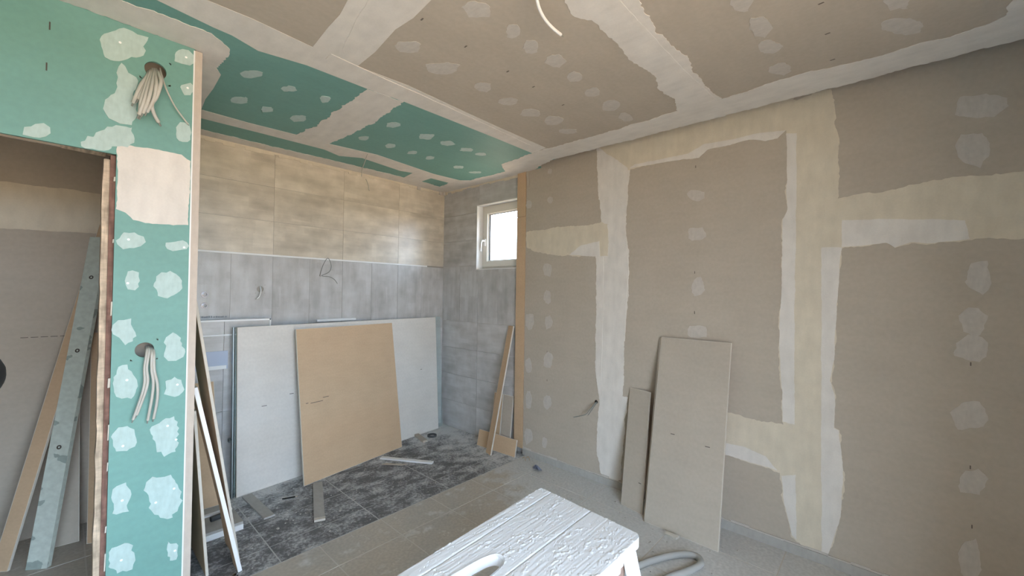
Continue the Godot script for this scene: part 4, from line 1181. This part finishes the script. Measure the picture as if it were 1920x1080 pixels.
func build_debris() -> void:
	var t := lay("white_strip", "straight white profile lying at the foot of the brown sheet", "profile", Vector2(1.835, -3.15), Vector2(2.08, -2.757), 0.038, 0.012, M.white)
	var m := MB.new()
	t = thing("curved_scrap", "curved paper scrap lying on the dirty floor by the brown sheet", "scrap", Vector3(1.83, 0, -2.95))
	var arc := [Vector3(1.768, 0.004, -3.03), Vector3(1.80, 0.006, -2.975), Vector3(1.835, 0.008, -2.93), Vector3(1.87, 0.006, -2.885)]
	var ac := curve(arc, 6)
	for i in ac.size() - 1:
		m.hexa(ac[i], ac[i + 1] - ac[i], Vector3(0.04, 0.004, 0.016), Vector3(0, 0.003, 0))
	part(t, "paper", m, M.paper)
	t = lay("floor_lath", "dusty plasterboard strip sticking out from under the brown sheet", "strip", Vector2(1.275, -3.06), Vector2(1.093, -2.588), 0.062, 0.0125, M.dust)
	m = MB.new()
	m.hexa(Vector3(1.064, 0.0008, -2.594), Vector3(0.058, 0, 0.022), Vector3(0, 0.0123, 0), Vector3(-0.010, 0, 0.026))
	part(t, "cut_end", m, M.core)
	lay("dust_covered_strip", "dust covered strip lying at the foot of the wide grey plasterboard", "strip", Vector2(0.868, -3.22), Vector2(0.885, -2.82), 0.06, 0.010, M.dust)
	lay("short_stick", "short pale stick poking out under the wide grey plasterboard by the corner", "stick", Vector2(2.36, -3.40), Vector2(2.317, -3.19), 0.045, 0.02, M.paper)
	t = thing("tape_ring", "small dark ring lying on the dirty floor near the tiled corner", "ring", Vector3(2.46, 0, -3.28))
	m = MB.new()
	m.cyl(Vector3(2.46, 0.0006, -3.28), Vector3(0, 0.016, 0), 0.045, 0.034, 28)
	part(t, "ring", m, mat(Color(0.30, 0.31, 0.32), 0.8))
	t = thing("pencil", "dark pencil lying on the dusty floor left of the brown sheet", "pencil", Vector3(1.06, 0, -2.985))
	m = MB.new()
	m.tube(PackedVector3Array([Vector3(1.018, 0.005, -3.004), Vector3(1.09, 0.005, -2.973)]), 0.0042, 6)
	part(t, "shaft", m, M.black)
	m = MB.new()
	m.tube(PackedVector3Array([Vector3(1.09, 0.005, -2.973), Vector3(1.104, 0.005, -2.967)]), 0.0022, 6)
	part(t, "tip", m, M.lath)
	t = thing("crumpled_wrapper", "crumpled bluish wrapper on the dusty floor near the wall end", "wrapper", Vector3(2.585, 0, -2.06))
	var rng := RandomNumberGenerator.new()
	rng.seed = 41
	m = MB.new()
	var ring := []
	for k in 10:
		var a := TAU * k / 10
		ring.append(Vector3(2.585 + cos(a) * 0.035 * rng.randf_range(0.6, 1.2), rng.randf_range(0.001, 0.02), -2.06 + sin(a) * 0.055 * rng.randf_range(0.6, 1.2)))
	for k in 10:
		var top := Vector3(2.585 + rng.randf_range(-0.012, 0.012), rng.randf_range(0.02, 0.045), -2.06 + rng.randf_range(-0.02, 0.02))
		m.tri(ring[k], ring[(k + 1) % 10], top, Vector3.UP)
		m.tri(ring[k], top, Vector3(2.585, 0.03, -2.06), Vector3.UP)
	part(t, "foil", m, mat(Color(0.44, 0.47, 0.55), 0.4))
	for k in 2:
		var p0 := Vector3(2.675 + k * 0.03, 0.004, -2.29 + k * 0.02)
		cable("bent_wire_scrap", "bent brown wire scrap on the floor at the wall end", "wire", [p0, p0 + Vector3(-0.01, 0.02, 0.03), p0 + Vector3(-0.03, 0.004, 0.06)], 0.0025, M.brown, "wire scraps at the wall end")
	t = thing("metal_nut", "small shiny nut on the floor at the foot of the white edged strip", "nut", Vector3(0.594, 0, -2.36))
	m = MB.new()
	m.cyl(Vector3(0.594, 0.0006, -2.36), Vector3(0, 0.012, 0), 0.013, 0.006, 6)
	part(t, "nut", m, M.chrome)
	t = thing("gypsum_chip", "white gypsum chip under the foot of the tall wide offcut", "chip", Vector3(2.44, 0, -0.93))
	m = MB.new()
	m.hexa(Vector3(2.425, 0.0, -0.96), Vector3(0.026, 0.004, 0.008), Vector3(-0.004, 0.012, 0.0), Vector3(-0.004, 0.0, 0.07))
	part(t, "chip", m, M.core)
	# crumbs and flakes of plaster on both floors, beyond counting
	m = MB.new()
	for k in 700:
		var bath := k < 620
		var x := rng.randf_range(0.65, 2.7)
		var z := rng.randf_range(-3.2, -2.33) if bath else rng.randf_range(-2.3, -0.6)
		if not bath: x = 2.7 - absf(rng.randfn()) * 0.5
		if x < 0.5: continue
		var s := rng.randf_range(0.002, 0.007) * (1.6 if rng.randf() < 0.08 else 1.0)
		var a := rng.randf() * TAU
		var e := Vector3(cos(a), 0, sin(a)) * s
		var g := Vector3(-sin(a), 0.15, cos(a)) * s * rng.randf_range(0.5, 1.2)
		m.hexa(Vector3(x, 0.0002, z), e, g, Vector3(0.1 * s, s * 0.5, 0))
	var o := part(self, "plaster_crumbs", m, M.dust)
	o.set_meta("kind", "stuff")
	o.set_meta("label", "pale plaster crumbs strewn over the floor")
	o.set_meta("category", "debris")
	# dusty loop of conduit beside the stool
	t = thing("conduit_loop", "dusty pale grey conduit loop lying on the floor beside the white stool", "conduit", Vector3(2.2, 0, -0.8))
	m = MB.new()
	var lp := [Vector3(1.75, 0.016, -0.98), Vector3(2.0, 0.016, -0.945), Vector3(2.16, 0.016, -0.885), Vector3(2.28, 0.016, -0.81), Vector3(2.32, 0.016, -0.745), Vector3(2.27, 0.016, -0.708), Vector3(2.16, 0.016, -0.74), Vector3(2.02, 0.016, -0.80), Vector3(1.75, 0.016, -0.87)]
	m.tube(curve(lp, 8), 0.017, 12)
	part(t, "conduit", m, mat(Color(0.63, 0.62, 0.60), 0.9))

# ---------------------------------------------------------------- stool
func stool_point(s: float, t: float) -> Vector2:
	# s metres from the far end, t across from 0 (bath side) to 1
	var a := Vector2(1.545, -1.205) + Vector2(-0.9988, 0.048) * s
	var b := Vector2(1.512, -0.682) + Vector2(-1.0, -0.004) * s
	return a.lerp(b, t)

func stool_height(x: float, z: float, s: float, t: float, k: int, n1: FastNoiseLite, n2: FastNoiseLite, n3: FastNoiseLite) -> float:
	var h := 0.5
	h += n1.get_noise_2d(x * 5.0, z * 75.0) * 0.0010                      # brush marks along the grain
	var lump := n2.get_noise_2d(x * 27.0, z * 44.0)
	h += (smoothstep(0.20, 0.27, lump) * 0.0013 + maxf(0.0, lump - 0.12) * 0.0015) * smoothstep(-0.12, 0.22, n3.get_noise_2d(x * 5.0, z * 9.0 + 40.0))                                   # dried blobs of paint and filler
	var pit := n3.get_noise_2d(x * 45.0 + 9.0, z * 60.0)
	h -= smoothstep(0.42, 0.55, pit) * 0.0022
	return h

func build_stool() -> void:
	var st := thing("step_stool", "white paint crusted wooden step stool with a handle slot in the top", "stool", Vector3(0.95, 0, -0.93))
	var n1 := FastNoiseLite.new()
	n1.seed = 3
	n1.frequency = 1.0
	var n2 := FastNoiseLite.new()
	n2.seed = 8
	n2.frequency = 1.0
	n2.fractal_octaves = 4
	var n3 := FastNoiseLite.new()
	n3.seed = 15
	n3.frequency = 1.0
	var L := 1.25
	# three boards; the slot lies in the middle board
	var edges := [0.0, 0.13, 0.545, 1.0]
	for b in 3:
		var m := MB.new()
		var t0: float = edges[b] + (0.0 if b == 0 else 0.0026)
		var t1: float = edges[b + 1] - (0.0 if b == 2 else 0.0026)
		var ns := 480
		var nt := int(ceilf((t1 - t0) * 210.0))
		var g := []
		for i in ns + 1:
			var row := []
			for j in nt + 1:
				var s := L * i / ns
				var t := lerpf(t0, t1, float(j) / nt)
				# rounded far corner
				if b == 2 and s < 0.045:
					var q := 0.045 - sqrt(maxf(0.0, 0.045 * 0.045 - pow(0.045 - s, 2)))
					t = minf(t, 1.0 - q / 0.53)
				if b == 0 and s < 0.02: t = maxf(t, (0.02 - s) * 0.8)
				var p := stool_point(s, t)
				var h := stool_height(p.x, p.y, s, t, b, n1, n2, n3)
				var e := minf(float(j), float(nt - j)) / nt * (t1 - t0) * 0.53
				if e < 0.004: h -= (0.004 - e) * (0.9 if (b == 0 and j == 0) or (b == 2 and j == nt) else 0.55)
				if s < 0.006: h -= (0.006 - s) * 0.6
				row.append(Vector3(p.x, h, p.y))
			g.append(row)
		var nrm := []
		for i in ns + 1:
			var row := []
			for j in nt + 1:
				var du: Vector3 = g[mini(i + 1, ns)][j] - g[maxi(i - 1, 0)][j]
				var dv: Vector3 = g[i][mini(j + 1, nt)] - g[i][maxi(j - 1, 0)]
				var q := dv.cross(du).normalized()
				row.append(q if q.y > 0 else -q)
			nrm.append(row)
		for i in ns:
			for j in nt:
				if b == 1:
					# the handle slot
					var c: Vector3 = (g[i][j] + g[i + 1][j + 1]) * 0.5
					if in_slot(c.x, c.z): continue
				m.tris(g[i][j], g[i][j + 1], g[i + 1][j + 1], nrm[i][j], nrm[i][j + 1], nrm[i + 1][j + 1])
				m.tris(g[i][j], g[i + 1][j + 1], g[i + 1][j], nrm[i][j], nrm[i + 1][j + 1], nrm[i + 1][j])
		# sides and underside
		var dn := Vector3(0, -0.034, 0)
		var gap := 0.0012
		for i in ns:
			for j in [0, nt]:
				var a: Vector3 = g[i][j]
				var c: Vector3 = g[i + 1][j]
				var w := n2.get_noise_1d(a.x * 60.0) * 0.003
				m.quad(a, c, Vector3(c.x, 0.466, c.z), Vector3(a.x, 0.466, a.z), Vector3(0, 0, -1 if j == 0 else 1))
		for j in nt:
			for i in [0, ns]:
				var a: Vector3 = g[i][j]
				var c: Vector3 = g[i][j + 1]
				m.quad(a, c, Vector3(c.x, 0.466, c.z), Vector3(a.x, 0.466, a.z), Vector3(1 if i == 0 else -1, 0, 0))
		if b != 1:
			var q0: Vector3 = g[0][0]; var q1: Vector3 = g[0][nt]; var q2: Vector3 = g[ns][nt]; var q3: Vector3 = g[ns][0]
			m.quad(Vector3(q0.x, 0.466, q0.z), Vector3(q1.x, 0.466, q1.z), Vector3(q2.x, 0.466, q2.z), Vector3(q3.x, 0.466, q3.z), Vector3.DOWN)
		part(st, "top_board", m, M.paint)
	# rim of the slot
	var m := MB.new()
	var ring := slot_ring()
	for i in ring.size():
		var a: Vector2 = ring[i]
		var b: Vector2 = ring[(i + 1) % ring.size()]
		var o := Vector3(0.86 - a.x, 0, -0.985 - a.y)
		m.quad(Vector3(a.x, 0.4995, a.y), Vector3(b.x, 0.4995, b.y), Vector3(b.x, 0.466, b.y), Vector3(a.x, 0.466, a.y), o)
		var oa := (a - Vector2(0.86, -0.985)).normalized() * 0.010
		var ob := (b - Vector2(0.86, -0.985)).normalized() * 0.010
		m.quad(Vector3(a.x, 0.4995, a.y), Vector3(b.x, 0.4995, b.y), Vector3(b.x + ob.x, 0.5028, b.y + ob.y), Vector3(a.x + oa.x, 0.5028, a.y + oa.y), Vector3.UP)
	part(st, "slot_rim", m, M.paint)
	# apron, ends and splayed legs
	m = MB.new()
	m.box(Vector3(0.42, 0.37, -0.735), Vector3(1.43, 0.466, -0.715))
	part(st, "apron", m, M.bare_wood)
	m = MB.new()
	m.box(Vector3(0.42, 0.37, -1.17), Vector3(1.43, 0.466, -1.15))
	part(st, "apron", m, M.bare_wood)
	m = MB.new()
	m.box(Vector3(0.80, 0.30, -1.00), Vector3(1.30, 0.36, -0.975))
	part(st, "stretcher", m, M.bare_wood)
	var rng := RandomNumberGenerator.new()
	rng.seed = 6
	m = MB.new()
	var x := 0.45
	while x < 1.42:
		var w := rng.randf_range(0.012, 0.05)
		var h := rng.randf_range(0.015, 0.07)
		m.hexa(Vector3(x, 0.4661, -0.7145), Vector3(w, 0, 0), Vector3(-w * 0.3, -h, 0), Vector3(0, 0, 0.002))
		x += w * 0.9
	part(st, "paint_runs", m, M.paint)
	for sx in [0, 1]:
		for sz in [0, 1]:
			m = MB.new()
			var tx := 1.405 if sx == 1 else 0.40
			var bx := 1.50 if sx == 1 else 0.30
			var tz := -0.715 if sz == 1 else -1.175
			var bz := -0.66 if sz == 1 else -1.21
			m.hexa(Vector3(bx, 0, bz), Vector3(0.045, 0, 0), Vector3(0, 0, 0.035), Vector3(tx - bx, 0.466, tz - bz))
			part(st, "leg", m, M.paint)

func slot_ring() -> PackedVector2Array:
	var r := PackedVector2Array()
	for k in 48:
		var a := TAU * k / 48
		var c := cos(a)
		var s := sin(a)
		r.append(Vector2(0.86 + signf(c) * pow(absf(c), 0.55) * 0.178, -0.985 + signf(s) * pow(absf(s), 0.75) * 0.040))
	return r

func in_slot(x: float, z: float) -> bool:
	var u := absf(x - 0.86) / 0.185
	var w := absf(z + 0.985) / 0.046
	return pow(u, 2.0 / 0.55) + pow(w, 2.0 / 0.75) < 1.0

# ---------------------------------------------------------------- person
# tapered capsules joined with a smooth minimum, meshed as surface nets
func body_mesh(bones: Array, cell: float, k: float) -> MB:
	var lo := Vector3(9, 9, 9)
	var hi := -lo
	for b in bones:
		var rr: float = maxf(b[2], b[3]) + 3.0 * cell
		for e in 2:
			lo = lo.min(b[e] - Vector3.ONE * rr)
			hi = hi.max(b[e] + Vector3.ONE * rr)
	var nx := int((hi.x - lo.x) / cell) + 2
	var ny := int((hi.y - lo.y) / cell) + 2
	var nz := int((hi.z - lo.z) / cell) + 2
	var f := PackedFloat32Array()
	f.resize(nx * ny * nz)
	f.fill(0.5)
	for b in bones:
		var a: Vector3 = b[0]
		var c: Vector3 = b[1]
		var ra: float = b[2]
		var rb: float = b[3]
		var pad := maxf(ra, rb) + k + 2.0 * cell
		var i0 := ((a.min(c) - Vector3.ONE * pad - lo) / cell).floor()
		var i1 := ((a.max(c) + Vector3.ONE * pad - lo) / cell).ceil()
		var d := c - a
		var dd := maxf(d.length_squared(), 1e-9)
		for z in range(maxi(0, int(i0.z)), mini(nz, int(i1.z) + 1)):
			for y in range(maxi(0, int(i0.y)), mini(ny, int(i1.y) + 1)):
				for x in range(maxi(0, int(i0.x)), mini(nx, int(i1.x) + 1)):
					var p := lo + Vector3(x, y, z) * cell
					var t := clampf((p - a).dot(d) / dd, 0.0, 1.0)
					var q := p.distance_to(a + d * t) - lerpf(ra, rb, t)
					var i := (z * ny + y) * nx + x
					var g := f[i]
					var w := clampf(0.5 + 0.5 * (g - q) / k, 0.0, 1.0)
					f[i] = lerpf(g, q, w) - k * w * (1.0 - w)
	var id := PackedInt32Array()
	id.resize(f.size())
	id.fill(-1)
	var vs := PackedVector3Array()
	var off := [0, 1, nx, nx + 1, nx * ny, nx * ny + 1, nx * ny + nx, nx * ny + nx + 1]
	var ed := [[0, 1], [2, 3], [4, 5], [6, 7], [0, 2], [1, 3], [4, 6], [5, 7], [0, 4], [1, 5], [2, 6], [3, 7]]
	for z in nz - 1:
		for y in ny - 1:
			var row := (z * ny + y) * nx
			for x in nx - 1:
				var i := row + x
				var neg := 0
				for o in off:
					if f[i + o] < 0.0: neg += 1
				if neg == 0 or neg == 8: continue
				var sum := Vector3.ZERO
				var cnt := 0
				for e in ed:
					var u := f[i + off[e[0]]]
					var v := f[i + off[e[1]]]
					if (u < 0.0) == (v < 0.0): continue
					var s := u / (u - v)
					var pu := Vector3(e[0] & 1, (e[0] >> 1) & 1, e[0] >> 2)
					var pv := Vector3(e[1] & 1, (e[1] >> 1) & 1, e[1] >> 2)
					sum += pu.lerp(pv, s)
					cnt += 1
				id[i] = vs.size()
				vs.append(lo + (Vector3(x, y, z) + sum / cnt) * cell)
	var quads := []
	var st := [1, nx, nx * ny]
	for z in range(1, nz - 1):
		for y in range(1, ny - 1):
			for x in range(1, nx - 1):
				var i := (z * ny + y) * nx + x
				for ax in 3:
					var j: int = i + st[ax]
					if (f[i] < 0.0) == (f[j] < 0.0): continue
					var s1: int = st[(ax + 1) % 3]
					var s2: int = st[(ax + 2) % 3]
					var q := [id[i], id[i - s1], id[i - s1 - s2], id[i - s2]]
					if q.min() < 0: continue
					if f[i] > 0.0: q.reverse()
					quads.append(q)
	var nr := PackedVector3Array()
	nr.resize(vs.size())
	for q in quads:
		var g := (vs[q[2]] - vs[q[0]]).cross(vs[q[3]] - vs[q[1]])
		for e in q: nr[e] += g
	for i in nr.size(): nr[i] = nr[i].normalized()
	var m := MB.new()
	for q in quads:
		m.tris(vs[q[0]], vs[q[1]], vs[q[2]], nr[q[0]], nr[q[1]], nr[q[2]])
		m.tris(vs[q[0]], vs[q[2]], vs[q[3]], nr[q[0]], nr[q[2]], nr[q[3]])
	return m

func hand_bones(wrist: Vector3, dir: Vector3, across: Vector3, palm: Vector3) -> Array:
	# a relaxed hand: palm, four curled fingers of unequal length and a thumb off the side
	var r := []
	var kn := wrist + dir * 0.085
	r.append([wrist, wrist + dir * 0.05, 0.024, 0.026])
	for i in 4:
		var s := (i - 1.5) * 0.019
		var b := kn + across * s
		var l: float = [0.068, 0.078, 0.074, 0.058][i]
		r.append([wrist + dir * 0.03 + across * s * 0.7, b, 0.014, 0.0105])
		var m1 := b + (dir * 0.9 + palm * 0.35).normalized() * l * 0.5
		var m2 := m1 + (dir * 0.6 + palm * 0.8).normalized() * l * 0.5
		r.append([b, m1, 0.0098, 0.009])
		r.append([m1, m2, 0.009, 0.0075])
	var tb := wrist + dir * 0.025 - across * 0.026
	var t1 := tb + (dir * 0.7 - across * 0.6 + palm * 0.3).normalized() * 0.038
	r.append([tb, t1, 0.013, 0.0105])
	r.append([t1, t1 + (dir * 0.9 - across * 0.15 + palm * 0.4).normalized() * 0.032, 0.0105, 0.008])
	return r

func append_mesh(m: MB, o: MB) -> void:
	m.v.append_array(o.v)
	m.n.append_array(o.n)
	m.uv.append_array(o.uv)

func build_person() -> void:
	# stands with the back to the daylight at the left edge of the picture, right hand on the hip
	var c := Vector3(-0.537, 0, -1.62)
	var t := thing("person", "person in a black jacket standing by the green wall, elbow bent", "person", c)
	var P := func(x: float, y: float, z: float) -> Vector3: return c + Vector3(x, y, z)
	var sh: Vector3 = P.call(0.19, 1.44, 0.0)
	var el: Vector3 = P.call(0.372, 1.205, 0.03)
	var wr: Vector3 = P.call(0.20, 1.045, -0.10)
	var sh2: Vector3 = P.call(-0.19, 1.44, 0.0)
	var el2: Vector3 = P.call(-0.25, 1.15, 0.02)
	var wr2: Vector3 = P.call(-0.25, 0.90, -0.06)
	var bones := [
		[P.call(0, 0.98, 0), P.call(0, 1.12, 0), 0.125, 0.115], [P.call(0, 1.12, 0), P.call(0, 1.34, 0), 0.115, 0.13],
		[P.call(-0.09, 1.36, 0), P.call(0.09, 1.36, 0), 0.105, 0.105], [P.call(-0.07, 0.97, 0), P.call(0.07, 0.97, 0), 0.11, 0.11],
		[P.call(-0.15, 1.45, 0), P.call(0.15, 1.45, 0), 0.05, 0.05], [P.call(0, 1.44, 0), P.call(0, 1.57, -0.015), 0.058, 0.05],
		[P.call(0, 1.66, -0.01), P.call(0, 1.70, 0.005), 0.082, 0.086], [P.call(0, 1.60, -0.055), P.call(0, 1.66, -0.045), 0.045, 0.06],
		[P.call(0, 1.655, -0.115), P.call(0, 1.632, -0.128), 0.010, 0.014],
		[P.call(-0.083, 1.65, 0.005), P.call(-0.086, 1.675, 0.01), 0.012, 0.014], [P.call(0.083, 1.65, 0.005), P.call(0.086, 1.675, 0.01), 0.012, 0.014],
		[sh, el, 0.05, 0.037], [el, wr, 0.037, 0.026], [sh2, el2, 0.05, 0.037], [el2, wr2, 0.037, 0.026]]
	for s in [-1.0, 1.0]:
		bones.append([P.call(0.09 * s, 0.94, 0), P.call(0.10 * s, 0.50, 0), 0.085, 0.058])
		bones.append([P.call(0.10 * s, 0.50, 0), P.call(0.105 * s, 0.09, 0.015), 0.056, 0.038])
		bones.append([P.call(0.105 * s, 0.055, 0.03), P.call(0.115 * s, 0.045, -0.13), 0.035, 0.030])
	var m := body_mesh(bones, 0.013, 0.03)
	append_mesh(m, body_mesh(hand_bones(wr, Vector3(-0.55, -0.5, -0.45).normalized(), Vector3(0.5, -0.8, 0.3).normalized(), Vector3(-0.6, 0.1, 0.6).normalized()), 0.004, 0.006))
	append_mesh(m, body_mesh(hand_bones(wr2, Vector3(0.02, -0.98, -0.15).normalized(), Vector3(0, -0.1, 0.95).normalized(), Vector3(0.98, 0, 0.1).normalized()), 0.004, 0.006))
	var body := part(t, "body", m, M.skin)
	var jb := []
	for i in [0, 1, 2, 3, 4]: jb.append([bones[i][0], bones[i][1], bones[i][2] + 0.024, bones[i][3] + 0.024])
	jb.append([P.call(-0.06, 0.88, 0), P.call(0.06, 0.88, 0), 0.142, 0.142])
	jb.append([P.call(0, 1.49, 0), P.call(0, 1.525, -0.01), 0.075, 0.07])
	var cu := wr.lerp(el, 0.1)
	var cu2 := wr2.lerp(el2, 0.1)
	for q in [[sh, el, 0.074, 0.062], [el, cu, 0.062, 0.046], [sh2, el2, 0.074, 0.062], [el2, cu2, 0.062, 0.046], [el + Vector3(-0.02, 0.035, 0), el + Vector3(0.004, -0.004, 0), 0.055, 0.058]]: jb.append(q)
	part(t, "jacket", body_mesh(jb, 0.013, 0.03), M.jacket)
	var tb := []
	for i in range(15, bones.size()):
		if (i - 15) % 3 < 2: tb.append([bones[i][0], bones[i][1] + Vector3(0, 0.02, 0), bones[i][2] + 0.018, bones[i][3] + 0.024])
	part(t, "trousers", body_mesh(tb, 0.014, 0.03), M.trousers)
	for s in [-1.0, 1.0]:
		part(t, "shoe", body_mesh([[P.call(0.105 * s, 0.06, 0.04), P.call(0.115 * s, 0.052, -0.15), 0.05, 0.044], [P.call(0.105 * s, 0.10, 0.02), P.call(0.105 * s, 0.06, 0.03), 0.05, 0.05]], 0.012, 0.03), M.black)
	part(t, "hair", body_mesh([[P.call(0, 1.70, 0.005), P.call(0, 1.715, 0.02), 0.09, 0.092], [P.call(0, 1.62, 0.035), P.call(0, 1.70, 0.035), 0.065, 0.085], [P.call(-0.05, 1.735, -0.04), P.call(0.05, 1.735, -0.04), 0.055, 0.055]], 0.010, 0.02), M.hair)

# ---------------------------------------------------------------- main
const OPENING := [-0.9, 1.1, -0.1, 2.35]

func _ready() -> void:
	# camera, sky and exposure
	var cam := Camera3D.new()
	cam.name = "camera"
	cam.fov = 70.3945
	cam.near = 0.02
	add_child(cam)
	var right := Vector3(0.673852, 0.014395, 0.738726)
	var down := Vector3(0.018521, -0.999825, 0.002588)
	var fwd := Vector3(0.738634, 0.011938, -0.674001)
	cam.transform = Transform3D(Basis(right, -down, -fwd), Vector3(0, 1.42, 0))
	cam.current = true
	var env := Environment.new()
	env.background_mode = Environment.BG_SKY
	var sky := Sky.new()
	var sm := ProceduralSkyMaterial.new()
	sm.sky_top_color = Color(0.80, 0.90, 1.0)
	sm.sky_horizon_color = Color(0.82, 0.91, 1.0)
	sm.ground_horizon_color = Color(0.72, 0.65, 0.56)
	sm.ground_bottom_color = Color(0.72, 0.65, 0.56)
	sm.energy_multiplier = 14.0
	sky.sky_material = sm
	env.sky = sky
	env.ambient_light_source = Environment.AMBIENT_SOURCE_SKY
	env.tonemap_mode = Environment.TONE_MAPPER_LINEAR
	env.tonemap_exposure = 1.28
	env.sdfgi_enabled = true
	env.ssao_enabled = true
	env.ssil_enabled = true
	var we := WorldEnvironment.new()
	we.name = "environment"
	we.environment = env
	add_child(we)
	rough_noise.seed = 2
	rough_noise.frequency = 0.1
	make_materials()
	build_floor()
	build_ceiling()
	build_right_wall()
	build_bath_walls()
	build_window()
	build_partition()
	build_outer_walls()
	build_sheets()
	build_bath_things()
	build_stool()
	build_cables()
	build_debris()
	build_person()
